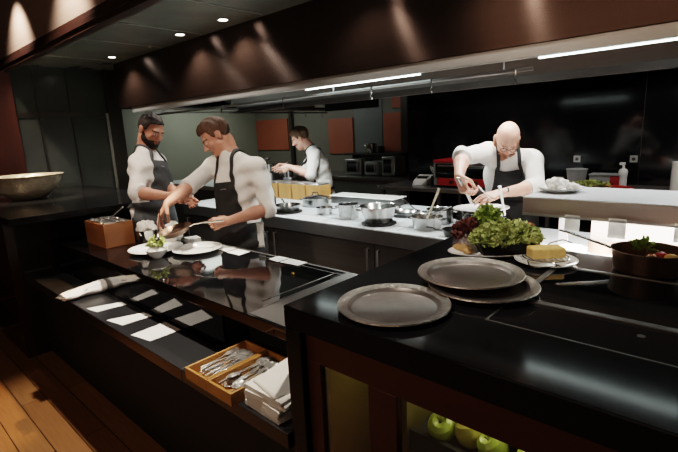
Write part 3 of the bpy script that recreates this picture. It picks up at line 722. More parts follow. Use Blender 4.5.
# glasses of the bald chef
HT=i3['HT']; bs=Vector(i3['base'])
b=MB()
for q in (-1,1):
    ring=[Vector(HT((q*.031+.021*math.cos(a),.103-.004*math.cos(a)*q*0,.002+.016*math.sin(a))))-bs for a in [2*PI*k/14 for k in range(15)]]
    b.tube(ring,.0017,6)
    b.tube([Vector(HT((q*.052,.100,.006)))-bs,Vector(HT((q*.074,.06,.006)))-bs,Vector(HT((q*.083,-.01,.008)))-bs],.0016,6)
b.tube([Vector(HT((-.010,.104,.005)))-bs,Vector(HT((0,.110,.008)))-bs,Vector(HT((.010,.104,.005)))-bs],.0017,6)
part(b.build('glasses','frame_dk',r3),'thin dark framed glasses')
# cloths tucked in the apron ties
def hang_cloth(p,w,h,d,label):
    b=MB(); 
    b.sheet([[tuple(Vector((0,0,-h*j/8))+d*(w*(i/6-.5))+Vector((.006*math.sin(i*1.7+j*.3),.006*math.cos(i*1.3+j*.2),0))) for i in range(7)] for j in range(9)])
    o=b.build('side_towel','white',solid=.006); tag(o,label,'towel',loc=p)
hang_cloth(W(259.5,223,3.06),.05,.17,RH,'white kitchen towel hanging at the hip of the middle chef')
hang_cloth(W(326,180,5.10),.12,.16,(RH*.9+FH*.3),'white kitchen towel tucked at the waist of the rear chef')
# ================================================================ things on the tray counter
def tray(loc,r,label,group,rz=0):
    t=thing('round_tray',label,'tray',loc,rz,group); k=r/.18
    MB().lathe([(0,.0),(.135*k,0),(.139*k,.002),(.147*k,.011),(.147*k,.0125),(.137*k,.0045),(.133*k,.0028),(0,.0028)],64).build('tray_base','tray',t)
    MB().lathe([(.147*k,.011),(.150*k,.0115),(.172*k,.0145),(.176*k,.0125),(.180*k,.0150),(.178*k,.0185),(.173*k,.0175),(.150*k,.0145),(.147*k,.0125),(.147*k,.011)],64).build('engraved_rim','trayrim',t)
    return t
tray((-.785*KT,1.098*KT,TC),.162,'single round silver tray with engraved rim at the front edge of the counter','silver serving trays')
tray((-.632*KT,1.405*KT,TC+.0055),.166,'lower round silver tray of the stack of two, peeking out on the right','silver serving trays',1)
tray((-.697*KT,1.443*KT,TC+.023),.167,'upper round silver tray lying on top of another tray','silver serving trays',2)
# frilly leaf heap
def leaves(name,m,n,c,rx,ry,rz,size,seed,z0=0):
    r=random.Random(seed); b=MB()
    for _ in range(n):
        a=r.uniform(0,2*PI); q=r.random()**.5; e=r.uniform(0,1)
        x=c[0]+rx*q*math.cos(a); y=c[1]+ry*q*math.sin(a); zz=c[2]+rz*math.sqrt(max(0,1-q*q))*(.45+.55*e)
        d=Vector((math.cos(a)*q*1.1+r.uniform(-.6,.6),math.sin(a)*q*1.1+r.uniform(-.6,.6),r.uniform(.2,1.1))).normalized()
        s_=d.cross(Vector((r.uniform(-1,1),r.uniform(-1,1),r.uniform(-1,1)))).normalized(); u=d.cross(s_)
        L_=size*r.uniform(.6,1.3); w=L_*.75; rows=[]
        for i in range(4):
            f=i/3; ww=w*(.25+.75*math.sin(PI*(.15+.75*f)))
            rows.append([tuple(Vector((x,y,zz))+d*L_*f+s_*ww*(j/4-.5)+u*(L_*.16*math.sin(j*2.4+i*1.9+_)+L_*.35*f*f)) for j in range(5)])
        b.sheet(rows)
    return b.build(name,m,smooth=60,recalc=False)
lp=(-.775*KT,1.90*KT-.03,TC)
t=thing('oval_plate','white oval plate under the salad bowl','plate',lp,.73)
MB().lathe([(0,.004),(.13,.004),(.20,.016),(.215,.021),(.216,.018),(.20,.011),(.13,0),(0,0)],48,sy=.52).build('plate_body','china',t)
t=thing('salad_bowl','black angular bowl full of curly green salad','bowl',(-.735*KT,1.88*KT-.035,TC+.010),.73)
b=MB(); b.prism([(-.115,-.055),(.105,-.055),(.105,.055),(-.115,.055)],0,.005)
b2=[(-.095,-.045),(.085,-.045),(.085,.045),(-.095,.045)]; t2=[(-.125,-.06),(.115,-.06),(.115,.06),(-.125,.06)]
def ringwall(b,lo,hi,z0,z1,th=.004):
    n=4; vs=[(x,y,z0) for x,y in lo]+[(x,y,z1) for x,y in hi]+[(x*(1-th*8),y*(1-th*16),z1) for x,y in hi]+[(x*(1-th*8),y*(1-th*16),z0+.004) for x,y in lo]
    fs=[]
    for a in range(3):
        for k in range(n): fs.append((a*n+k,a*n+(k+1)%n,(a+1)*n+(k+1)%n,(a+1)*n+k))
    fs.append((3,2,1,0)); fs.append((12,13,14,15)); b.add(vs,fs)
b=MB(); ringwall(b,b2,t2,0,.062); b.build('bowl_body','black',t,bevel=.002)
tag(leaves('curly_lettuce','leaf',1300,(0,0,.02),.125,.075,.075,.021,3),'heap of bright green curly lettuce in the black bowl','lettuce',loc=(-.735*KT,1.885*KT-.03,TC+.03),rz=.73)
tag(leaves('green_lettuce','leaf_dk',600,(0,0,.0),.062,.062,.125,.021,4),'taller darker green lettuce at the back left of the salad','lettuce',loc=(-.86*KT,1.95*KT,TC+.04),rz=.73)
tag(leaves('red_lettuce','leaf_red',600,(0,0,0),.055,.05,.075,.020,5),'dark red lettuce at the left of the salad bowl','lettuce',loc=(-.915*KT,1.90*KT-.02,TC+.045),rz=.73)
for i,(x,y,z,lbl) in enumerate(((-.915,1.835,.016,'piece of toasted bread below the red lettuce'),(-.655,1.945,.045,'toasted bread slice at the right of the salad bowl'),(-.87,1.81,.014,'small bread piece on the front of the oval plate'))):
    b=MB(); b.ball((0,0,0),((.042,.03,.016),(.038,.028,.030),(.03,.022,.012))[i],14,9)
    tag(b.build('bread_piece','bread'),lbl,'bread',loc=(x*KT,y*KT-.02,TC+z),rz=i*.9)
# cheese on plate with wire rack handles
cp=(-.565*KT,1.835*KT,TC)
t=thing('small_plate','small round white plate holding a block of honey coloured cheese','plate',cp)
MB().lathe([(0,.003),(.075,.003),(.105,.014),(.118,.018),(.118,.015),(.10,.008),(.07,0),(0,0)],40).build('plate_body','china',t)
t=thing('wire_stand','thin wire stand with looped handle under the cheese','stand',(cp[0],cp[1],TC+.012),.73)
def arc(c,r,a0,a1,n=12,z=0): return [(c[0]+r*math.cos(a0+(a1-a0)*k/n),c[1]+r*math.sin(a0+(a1-a0)*k/n),z) for k in range(n+1)]
b=MB()
b.tube(arc((0,0),.085,0,2*PI,28,.012),.0022,6)
for k in range(-3,4): 
    w=math.sqrt(.085**2-(k*.022)**2); b.tube([(k*.022,-w,.012),(k*.022,w,.012)],.0016,6)
b.build('wire_grid','steel_bright',t)
b=MB(); b.tube([(-.09,-.045,.012),(-.10,-.085,.006),(-.10,-.10,.004),(-.09,-.112,.004),(-.02,-.112,.004),(-.008,-.10,.005),(-.008,-.085,.012)],.0026,6); b.build('handle','steel_bright',t)
b=MB(); b.tube([(.01,.085,.012),(.06,.088,.045),(.10,.07,.06),(.13,.04,.05)],.0026,6); b.build('handle','steel_bright',t)
b=MB(); b.box(-.065,.065,-.035,.035,0,.042); tag(b.build('cheese_block','cheese',bevel=.006),'golden honey coloured cheese block on the small white plate','cheese',loc=(cp[0],cp[1],TC+.022),rz=.73)
# saute pan at the right
pc=(-.215,1.755,TC)
t=thing('saute_pan','dark bronze saute pan with long handle at the right end of the counter','pan',pc)
MB().lathe([(0,0),(.110,0),(.118,.006),(.130,.085),(.133,.088),(.131,.089),(.127,.086),(.115,.010),(.108,.005),(0,.005)],56).build('pan_body','bronzepan',t)
hd=(Vector((-.465*KT,1.962*KT-.03,0))-Vector((pc[0],pc[1],0))).normalized()
b=MB(); b.tube([hd*.128+Vector((0,0,.075)),hd*.16+Vector((0,0,.085)),hd*.22+Vector((0,0,.10)),hd*.30+Vector((0,0,.122)),hd*.335+Vector((0,0,.128))],[.011,.010,.010,.011,.008],10,.6)
b.build('handle','steel_bright',t)
MB().lathe([(0,.030),(.119,.030)],40).build('sauce','bronzepan',t)
tag(leaves('herb_garnish','leaf_dk',60,(0,0,0),.022,.022,.03,.022,8),'green herb garnish standing in the dark saute pan','herbs',loc=(pc[0]-.02,pc[1]+.03,TC+.06))
for i,(x,y) in enumerate(((.03,.035),(.06,.02),(.01,-.01))):
    b=MB(); b.ball((0,0,0),(.022,.018,.018),12,8); tag(b.build('tomato_piece',('chili','yellow','copper')[i]),('red tomato piece beside the herbs in the saute pan','yellow vegetable piece in the saute pan','brown meat piece in the saute pan')[i],'food',loc=(pc[0]+x,pc[1]+y,TC+.043))
for o in list(C.objects):
    if o.parent is None and o.name.split('.')[0] in ('oval_plate','salad_bowl','small_plate','wire_stand','cheese_block','saute_pan'): o.scale=(KT,)*3 if o.name!='saute_pan' else (.84,.84,.84)
# apples in the lit niche
am=MB().lathe([(0,.012),(.008,.006),(.020,.002),(.030,.012),(.036,.030),(.036,.042),(.030,.058),(.018,.066),(.008,.063),(.002,.056),(0,.055)],22)
ap0=None; ra=random.Random(4)
def apple(loc,label,m):
    t=thing('apple',label,'apple',loc,ra.uniform(0,6),'green apples in the counter niche')
    t.rotation_euler=(ra.uniform(-.5,.5),ra.uniform(-.5,.5),ra.uniform(0,6))
    am.build('apple_body',m,t); b=MB(); b.tube([(0,0,.055),(.002,0,.066),(.006,.002,.074)],[.0016,.0014,.002],6); b.build('stem','stem',t)
t=thing('apple_bin','sloping wooden display bin holding the apples behind the glass','bin',(-.27,1.05,.47))
b=MB(); b.add([tuple(Vector(p)-t.location) for p in ((-.585,.885,.81),(.135,.885,.81),(.135,1.29,.865),(-.585,1.29,.865),(-.585,.885,.795),(.135,.885,.795),(.135,1.29,.85),(-.585,1.29,.85))],[(0,1,2,3),(7,6,5,4),(0,4,5,1),(1,5,6,2),(2,6,7,3),(3,7,4,0)])
b.build('sloping_board','plinth',t,smooth=0)
lb(t,(-.585,.135,.878,.892,.47,.835),(-.585,.135,1.28,1.295,.47,.885)).build('bin_front','plinth',t,smooth=0)
k=0
for lay in range(2):
    for r_ in range(5 if lay==0 else 4):
        for c_ in range(9 if lay==0 else 8):
            x=-.515+c_*.074+(r_%2)*.030+lay*.036+ra.uniform(-.003,.003); y=.938+r_*.068+lay*.034
            if x>.09 or y>1.25: continue
            z=.81+.136*(y-.885)+lay*.052+.004
            k+=1
            row=('front','second','third','fourth','back')[r_]
            apple((x,y,z),'%s green apple in the %s row of the %s layer, %s from the left'%(('round','shiny','smooth','pale','ripe')[k%5],row,('lower','upper')[lay],('first','second','third','fourth','fifth','sixth','seventh','eighth','ninth','tenth')[c_]),'apple' if ra.random()<.7 else 'apple_y')
# ================================================================ on the plating counter
def plate(loc,r,label,name='dinner_plate'):
    t=thing(name,label,'plate',loc,0,None); k=r/.16
    MB().lathe([(0,.004),(.095*k,.004),(.103*k,.010),(.150*k,.021),(.160*k,.024),(.1605*k,.021),(.150*k,.016),(.104*k,.004),(.095*k,0),(0,0)],48).build('plate_body','china',t); return t
plate((-2.475*KP,1.41*KP,UC),.155,'empty wide white dinner plate to the right of the bowl')
plate((-2.72*KP,1.265*KP,UC),.17,'white dinner plate behind the small bowl, at the left on the plating counter')
bw=W(157.5,252,2.63); bw=(bw.x,bw.y,UC)
t=thing('small_bowl','small white bowl being filled by the middle chef','bowl',(-2.545*KP,1.185*KP,UC))
MB().lathe([(0,0),(.026,0),(.030,.004),(.052,.026),(.066,.052),(.068,.054),(.065,.054),(.050,.028),(.03,.010),(0,.008)],40).build('bowl_body','china',t)
b=MB(); b.ball((0,0,0),(.055,.055,.032),18,10); tag(b.build('creamy_food','white'),'white creamy food heaped in the small bowl','food',loc=(-2.545*KP,1.185*KP,UC+.048))
tag(leaves('salad_garnish','leaf',90,(0,0,0),.035,.035,.05,.028,11),'green salad garnish on the creamy food under the hand','salad',loc=(-2.545*KP,1.19*KP,UC+.07))
# spoon in the right hand
b=MB(); p0=W(160,209,2.79); p1=W(156.5,241,2.735)
b.tube([p0-p0,(p1-p0)*.5,(p1-p0)*.8],[.0035,.003,.004],8,.6); b.tube([(p1-p0)*.8,(p1-p0)*.87,(p1-p0)*.95,p1-p0],[.006,.015,.017,.005],10,.35)
tag(b.build('serving_spoon','steel_bright'),'steel spoon held downwards by the middle chef','spoon',loc=p0)
# frying pan held by the middle chef
pp=W(176,234,2.93)
t=thing('frying_pan','frying pan tilted in the left hand of the middle chef','pan',pp)
hv=(W(222,223,2.89)-pp); hx=hv.normalized(); hz=Vector((-.10,-.28,.95)); hz=(hz-hx*hz.dot(hx)).normalized(); hy=hz.cross(hx)
Mt=Matrix((hx,hy,hz)).transposed().to_4x4()
b=MB(); b.T=Mt; b.lathe([(0,0),(.075,0),(.085,.006),(.108,.034),(.111,.036),(.108,.037),(.083,.010),(.074,.004),(0,.004)],44); b.build('pan_body','bronzepan',t)
b=MB(); b.T=Mt; b.tube([(.106,0,.030),(.14,0,.036),(.20,0,.034),(hv.length+.02,0,.015)],[.009,.008,.009,.010],10,.55); b.build('handle','steel_bright',t)
# wooden crate with steel insert
t=thing('cutlery_crate','wooden crate with steel tubs of cutlery at the left end of the plating counter','crate',(-3.06*KP,1.095*KP,UC))
b=MB(); b.box(-.34,0,0,.20,0,.012); b.box(-.34,0,0,.012,.012,.165); b.box(-.34,0,.188,.20,.012,.165); b.box(-.34,-.328,.012,.188,.012,.165); b.box(-.012,0,.012,.188,.012,.165)
b.build('box','crate',t,bevel=.002)
b=MB()
for a in (-.325,-.17): b.box(a,a+.152,.014,.186,.150,.172)
b.build('steel_tub','steel',t,bevel=.006)
for i in range(9):
    b=MB(); b.tube([(0,0,0),(.05,.004,.004),(.10,.002,0)],[.004,.006,.003],6,.5); b.ball((.118,.002,.002),(.02,.013,.005),10,6)
    tag(b.build('spoon','cutlery'),'steel spoon lying in the wooden crate, '+('left front','left middle','left back','right front','right middle','right back','left on top','right on top','centre')[i]+' one','spoon','spoons in the crate',loc=(-3.06*KP-.30+(i%3)*.015+(i//3%2)*.16,1.095*KP+.04+(i%3)*.05,UC+.176+.004*(i//6)),rz=R.uniform(-.4,.4))
b=MB(); b.tube([(0,0,0),(.06,.03,.045),(.14,.07,.10)],[.006,.006,.010],8,.6); tag(b.build('ladle','steel_bright'),'long steel ladle handle sticking out of the wooden crate','ladle',loc=(-3.22*KP,1.19*KP,UC+.165),rz=-.1)
# white cloths and steel pot beyond
def crumple(name,loc,r,label,seed,sq=.7,cat='cloth'):
    rr=np.random.RandomState(seed); a=rr.rand(9)*6; b=MB(); rows=[]
    n=18
    for i in range(n+1):
        th=PI*i/n; row=[]
        for j in range(n*2+1):
            ph=2*PI*j/(n*2); d=.82+.34*abs(math.sin(1.5*ph+a[0]+.8*th))*math.sin(th)+.26*abs(math.sin(2.5*ph+a[2]-1.3*th))-.18*abs(math.sin(3*th+a[3]+ph))+.08*math.sin(9*ph+5*th)
            row.append((r*d*math.sin(th)*math.cos(ph),r*d*math.sin(th)*math.sin(ph),r*sq*(1-math.cos(th)*d)/1.15))
        rows.append(row)
    b.sheet(rows); o=b.build(name,'white',smooth=50); tag(o,label,cat,loc=loc); return o
t=thing('steel_container','small steel container with white cloths behind the wooden crate','container',(-3.085,1.39,UC))
MB().lathe([(0,0),(.06,0),(.072,.10),(.075,.105),(.072,.105),(.058,.004),(0,.004)],28).build('container_body','steelpan',t)
crumple('crumpled_cloth',(-3.085,1.39,UC+.055),.058,'crumpled white cloth in the steel container behind the crate',4,1.1)
crumple('crumpled_cloth',(-2.93,1.50,UC),.055,'crumpled white cloth standing right of the steel container',5,1.6)
def card(name,corners,z,label,cat,group=None,th=.0015,m='card',K=1.0):
    corners=[(x*K,y*K) for x,y in corners]
    cx=sum(p[0] for p in corners)/4; cy=sum(p[1] for p in corners)/4
    b=MB(); b.prism([(x-cx,y-cy) for x,y in corners],0,th); o=b.build(name,m,smooth=0); tag(o,label,cat,group,loc=(cx,cy,z)); return o
card('white_slip',[(-2.46,1.505),(-2.30,1.50),(-2.31,1.585),(-2.47,1.59)],UC,'white paper slip right of the empty plate, left one of two','paper','paper slips',K=KP)
card('white_slip',[(-2.285,1.49),(-2.16,1.49),(-2.17,1.58),(-2.295,1.58)],UC,'white paper slip right of the empty plate, right one of two','paper','paper slips',K=KP)
card('white_slip',[(-1.935,1.525),(-1.845,1.515),(-1.845,1.60),(-1.935,1.60)],UC+.004,'white paper slip at the far edge of the hob, left one','paper','paper slips on the hob',K=KP)
card('white_slip',[(-1.835,1.52),(-1.70,1.53),(-1.70,1.60),(-1.835,1.60)],UC+.004,'white paper slip at the far edge of the hob, right one','paper','paper slips on the hob',K=KP)
card('folded_napkin',[(-2.79,1.50),(-2.70,1.48),(-2.68,1.56),(-2.77,1.58)],UC,'folded white napkin behind the frying pan','napkin',th=.03,m='white',K=KP)
b=MB(); b.ball((0,0,.006),(.010,.008,.006),10,6); tag(b.build('food_crumb','yellow'),'yellow crumb lying on the black hob','crumb',loc=(-1.62*KP,1.42*KP,UC))
# ================================================================ on the low bench
for i,(c,l) in enumerate((([(-2.66,.80),(-2.555,.815),(-2.53,.965),(-2.60,.965)],'narrow white menu card next to the rolled napkin'),([(-2.39,.80),(-2.25,.825),(-2.24,.975),(-2.33,.97)],'white menu card in the middle of the low bench'),([(-2.10,.80),(-1.955,.825),(-1.955,.978),(-2.11,.978)],'widest white menu card nearest the cutlery boxes'))):
    card('menu_card',c,BZ,l,'menu card','menu cards on the bench',K=KB)
t=thing('rolled_napkin','rolled white linen napkin at the left end of the low bench','napkin',(-2.93*KB,.87*KB,BZ),.12); t.scale=(1.3,.92,1.9)
b=MB()
rows=[]
for i in range(12):
    f=i/11; y=-.125+.25*f; w=.040+.012*f+.008*math.sin(9*f); h=.020+.020*f
    rows.append([(.03*f-.0+w*math.cos(a)*(1+.10*math.sin(3*a+5*f)),y,h*.5*(1+math.sin(a))*(1+.12*math.sin(4*a+3*f))) for a in [2*PI*k/18 for k in range(19)]])
b.sheet(rows); b.add([rows[0][k] for k in range(18)],[tuple(range(18))]); b.add([rows[-1][k] for k in range(18)],[tuple(range(18))]); b.build('napkin_roll','white',t,smooth=60)
b=MB(); b.sheet([[(-.055+.01*i,-.135+.006*math.sin(i),.004+.001*i) for i in range(11)],[(-.06+.011*i,-.06,.010+.003*math.sin(i*.9)) for i in range(11)],[(-.05+.010*i,.01,.006+.002*i) for i in range(11)]]); b.build('loose_fold','white',t,solid=.004,smooth=60)
def cutbox(x0,label):
    t=thing('cutlery_box',label,'box',(x0,.785,BZ),0,'wooden cutlery boxes')
    w,l,h,th=.154,.30,.050,.010; b=MB()
    b.box(0,w,0,l,0,.006); b.box(0,w,0,th,.006,h); b.box(0,w,l-th,l,.006,h); b.box(0,th,th,l-th,.006,h); b.box(w-th,w,th,l-th,.006,h)
    b.build('box_body','bamboo',t,bevel=.0015); return t
cutbox(-1.578,'left bamboo cutlery box filled with forks'); cutbox(-1.421,'right bamboo cutlery box filled with spoons')
def fork():
    b=MB(); b.tube([(0,-.10,.002),(0,-.06,.004),(0,0,.001),(0,.035,.001)],[.0055,.0045,.0025,.003],8,.4)
    b.prism([(-.004,.030),(.004,.030),(.012,.048),(.012,.060),(-.012,.060),(-.012,.048)],-.001,.001)
    for k in range(4): b.tube([(-.0105+.007*k,.058,0),(-.0105+.007*k,.080,.003),(-.0105+.007*k,.100,.001)],[.0019,.0017,.0011],6)
    return b.build('fork','cutlery')
def spoon():
    b=MB(); b.tube([(0,-.10,.002),(0,-.06,.004),(0,0,.001),(0,.045,.001)],[.0055,.0045,.0025,.003],8,.4)
    n=9; rows=[]
    for i in range(n):
        f=i/(n-1); w=.020*math.sin(PI*min(.98,.08+.9*f))**.7; y=.042+.060*f
        rows.append([(w*(j/4-1),y,.004-.008*math.sin(PI*f)*(1-(j/4-1)**2)) for j in range(9)])
    b.sheet(rows); o=b.build('spoon','cutlery'); k=o.modifiers.new('s','SOLIDIFY'); k.thickness=.0015; return o
words=['deepest','second','third','fourth','fifth','sixth','seventh','eighth','ninth','tenth','eleventh','twelfth','thirteenth','fourteenth','fifteenth','sixteenth','topmost','leaning']
for fn,x0,what in ((fork,-1.578,'fork'),(spoon,-1.421,'spoon')):
    o=None
    for i in range(18):
        lay=i//6; x=x0+.028+.0195*(i%6)+R.uniform(-.004,.004); y=.785+.155+R.uniform(-.016,.016)
        loc=(x,y,BZ+.016+.0105*lay+.002*(i%2)); rot=(R.uniform(-.04,.04)+(.03 if lay else 0),R.uniform(-.3,.3),R.uniform(-.16,.16)+(PI if (what=='spoon' and i%3==1) else 0))
        lab='%s lying in the bamboo box, %s of the heap'%(('polished steel fork','polished steel spoon')[what=='spoon'],words[i])
        if o is None: o=fn(); tag(o,lab,what,what+'s in the bamboo box',loc=loc); o.rotation_euler=rot
        else: dup(o,loc,rot,lab)
# stack of white napkins
def napkin(z,w,l,th,seed,label,rz,loc):
    rr=random.Random(seed); t=thing('folded_napkin',label,'napkin',(loc[0],loc[1],z),rz,'folded napkin stack')
    prof=[(l/2,0),(l/2+.004,th*.3),(l/2,th*.5),(l/2-.012,th*.55),(l/2+.003,th*.75),(l/2-.002,th)]
    b=MB(); rows=[]
    for i in range(9):
        x=-w/2+w*i/8; s=.003*math.sin(i*1.3+seed)
        pts=[(x,p+s,z_+.0015*math.sin(i*.9+seed+p*20)) for p,z_ in prof]+[(x,-l/2+s*.5,th),(x,-l/2-.003,th*.5),(x,-l/2,0)]
        rows.append(pts+[pts[0]])
    b.sheet(rows); n=len(rows[0])-1
    b.add([rows[0][k] for k in range(n)],[tuple(range(n))]); b.add([rows[-1][k] for k in range(n)],[tuple(range(n))])
    b.build('napkin_cloth','white',t,smooth=50); return t
zz=BZ
for i in range(5):
    th=.017; napkin(zz,.16,.19,th,i,'folded white napkin in the stack right of the cutlery boxes, '+('bottom','second from bottom','middle','second from top','flat top')[i]+' one',-PI/2+R.uniform(-.12,.12),(-1.145+R.uniform(-.006,.006),.905)); zz+=th
t=thing('peaked_napkin','white napkin folded to a point lying on top of the napkin stack','napkin',(-1.14,.90,zz),0)
b=MB(); vs=[(-.085,-.05,0),(.07,-.08,0),(.085,.07,.0),(-.03,.10,0),(-.08,-.045,.012),(.07,-.075,.014),(.05,.085,.125),(-.03,.09,.035)]
b.add(vs,[(0,3,2,1),(4,5,6,7),(0,1,5,4),(1,2,6,5),(2,3,7,6),(3,0,4,7)]); o=b.build('napkin_cloth','white',t,smooth=60); k=o.modifiers.new('b','BEVEL'); k.width=.006; k.segments=3
# ================================================================ hammered bowl on the end counter
t=thing('hammered_bowl','large hammered silver bowl standing on the end counter','bowl',(-4.95,1.17,1.12)); t.scale=(1.08,1.08,1.15)
MB().lathe([(0,.012),(.10,.004),(.115,0),(.125,.004),(.15,.024),(.225,.085),(.262,.150),(.272,.180),(.282,.186),(.284,.190),(.268,.184),(.255,.150),(.218,.090),(.145,.032),(0,.020)],64).build('bowl_body','hammered',t)
# ================================================================ pans on the stove island
def pot(loc,r,h,label,name='cooking_pot',m='steelpan',loops=True,rz=0,lid=False,flare=1.0,cat='pot',burner=False,group=None):
    t=thing(name,label,cat,loc,rz,group)
    MB().lathe([(0,0),(r*.95/flare,0),(r/flare,.006),(r,h-.006),(r*1.04,h),(r*1.035,h+.003),(r*.985,h-.002),(r/flare-.004,.010),(r*.9/flare,.005),(0,.005)],40).build('pot_body',m,t)
    if loops:
        for q in (-1,1):
            b=MB(); b.tube([(q*r*.98,-.03,h*.80),(q*(r+.022),-.028,h*.82),(q*(r+.030),0,h*.82),(q*(r+.022),.028,h*.82),(q*r*.98,.03,h*.80)],.005,6); b.build('loop_handle',m,t)
    if lid:
        MB().lathe([(0,h+.030),(r*.3,h+.028),(r*.8,h+.014),(r*1.05,h+.003),(r*1.05,h),(r*.8,h+.010),(0,h+.024)],36).build('lid',m,t)
        b=MB(); b.tube([(-.03,0,h+.026),(-.025,0,h+.05),(.025,0,h+.05),(.03,0,h+.026)],.004,6); b.build('lid_handle',m,t)
    return t
def pan(loc,r,h,label,ang,hl=.2,hrise=.05,m='steelpan',mh='steelpan',cat='pan',name='stove_pan',group=None):
    t=thing(name,label,cat,loc,0,group)
    MB().lathe([(0,0),(r*.80,0),(r*.86,.005),(r,h-.003),(r*1.03,h),(r*.985,h-.001),(r*.84,.009),(r*.78,.005),(0,.005)],40).build('pan_body',m,t)
    d=Vector((math.cos(ang),math.sin(ang),0)); b=MB()
    b.tube([d*(r*.98)+Vector((0,0,h*.8)),d*(r+.04)+Vector((0,0,h*.9)),d*(r+hl*.6)+Vector((0,0,h*.9+hrise*.7)),d*(r+hl)+Vector((0,0,h*.9+hrise))],[.008,.007,.008,.009],8,.55); b.build('handle',mh,t); return t
def base(px,py,back=0.):  # point of the worktop at a picture position, used once to read the layout
    d=(FW+((px-339)/FOC)*RT-((py-226)/FOC)*UP); s=(SC-EYE)/d.z; p=d*s; n=Vector((p.x,p.y,0)).normalized()*back
    return (p.x+n.x,p.y+n.y,SC)
def gas_ring(loc,label):
    t=thing('pan_ring',label,'ring',loc); MB().lathe([(.09,0),(.13,0),(.132,.010),(.12,.014),(.09,.010),(.088,.004),(.09,0)],36).build('ring_body','iron',t)
UR=SC+.014
gas_ring(base(288,214,.10),'black pan ring under the pan nearest the middle chef'); p=base(288,214,.10); pan((p[0],p[1],UR),.118,.055,'flat steel saute pan nearest the middle chef on the stove',2.6,.16,.02)
p=base(316,207,.10); pot(p,.125,.075,'wide steel pot behind the saute pan nearest the middle chef',rz=.5,lid=True)
p=base(325,215.5,.07); pan(p,.072,.060,'small steel saucepan between the wide pot and the tall pot',.3,.15,.02,name='saucepan')
p=base(349,220,.075); pot(p,.080,.115,'tall narrow steel pot in the middle of the stove',rz=.4)
p=base(349,221,.03); 
gas_ring(base(379,227,.12),'black pan ring under the large shining pot'); p=base(379,227,.12); pot((p[0],p[1],UR),.135,.12,'large flared shining steel pot near the front edge of the stove',rz=.8,flare=1.35)
p=base(427,231,.09); pot(p,.105,.085,'steel pan with utensils at the right of the stove',rz=.2,loops=True,flare=1.1); pu=p
p=base(456,238,.06); pan(p,.085,.045,'dark shallow pan at the corner next to the salad',-2.6,.10,.02,m='iron',mh='iron')
p=base(405,219,.15); pan(p,.12,.035,'flat pale pan lid tray behind the large shining pot',2.8,.12,.02)
p=(-1.63,2.88,SC); pot(p,.095,.10,'steel pot behind the pan with utensils',rz=.6)
for i,(a,b_,z0,z1,l,m) in enumerate(((-.04,.10,.06,.27,'pale wooden spatula standing in the steel pan','wood_spoon'),(.0,.20,.07,.13,'steel ladle leaning over the rim of the steel pan','steel_bright'),(.02,.16,.06,.20,'steel serving fork leaning in the steel pan','steel_bright'))):
    b=MB(); d=(RT*(.8,.9,-.7)[i]+FW*.3); d.z=0; d.normalize()
    b.tube([(0,0,0),d*b_*.5+Vector((0,0,(z1-z0)*.5)),d*b_+Vector((0,0,z1-z0))],[.006,.007,.010],8,.5)
    tag(b.build(('spatula','ladle','serving_fork')[i],m),l,('spatula','ladle','fork')[i],loc=(pu[0]-.02*i,pu[1]+.02*i,SC+z0))
# pots in front of the bald chef
p=W(481,214,2.78); p=(p.x,p.y,SC); pot(p,.115,.165,'steel pot right under the hands of the bald chef',rz=.3)
t=thing('white_platter','white oval platter resting on the pot below the bald chef','platter',(p[0],p[1],SC+.169),.73)
MB().lathe([(0,.006),(.09,.006),(.125,.014),(.135,.020),(.135,.016),(.09,0),(0,0)],36,sx=1.25).build('platter_body','china',t)
q=W(513,216,2.62); q=(q.x+.03,q.y,SC); pot(q,.085,.11,'copper coloured pot behind the curly lettuce',m='copper',rz=.2,loops=False)
b=MB(); a=W(505,215,2.62)-Vector((0,0,.0)); e=W(499.5,186,2.55); b.tube([a-a,(e-a)*.5,(e-a)],[.006,.007,.011],8,.7)
tag(b.build('spatula','plastic_w'),'white spatula handle standing in the copper pot','spatula',loc=a)
pan((-1.425,2.91,SC),.088,.045,'steel frying pan worked by the right hand of the bald chef',1.2,.1,.02)
b=MB(); a=W(461,183,2.64); e=W(472,203,2.78); b.tube([a-a-(e-a)*.25,(e-a)*.5,(e-a)],[.009,.008,.014],8,.6)
tag(b.build('spatula','steel_bright'),'steel spatula gripped by the bald chef','spatula',loc=a)
b=MB(); a=W(490,199,2.70); e=W(478,186,2.78); b.tube([a-a,(e-a)*.5,(e-a)],[.007,.007,.009],8,.6)
tag(b.build('saucepan_tongs','steel_dark'),'dark tongs leaning by the left hand of the bald chef','tongs',loc=a)
# under the heated shelf
q=W(602,229,2.35); pot((q.x,q.y,SC),.06,.06,'small copper pot under the heated shelf',m='copper',loops=False,name='copper_pot')
t=plate((-.84,2.28,SC),.11,'white plate under the left end of the heated shelf')
q=W(541,222,2.45); pot((-.60,2.36,SC),.06,.07,'small white ramekin under the heated shelf','ramekin',m='china',loops=False)
card('tray_liner',[(-.70,2.10),(-.10,2.10),(-.10,2.24),(-.70,2.24)],SC,'white paper liner on the pass under the heated shelf','paper',th=.001)
# on the heated shelf
q=W(563,190.5,2.58); sp=(-.685,2.40,1.2585)
plate(sp,.105,'white plate with cloth on the heated shelf')
crumple('crumpled_cloth',(sp[0]-.02,sp[1]+.01,1.268),.042,'crumpled white cloth on the plate on the heated shelf',8,.8)
crumple('crumpled_cloth',(sp[0]+.04,sp[1]+.03,1.268),.028,'smaller white cloth on the right of the shelf plate',9,.7)
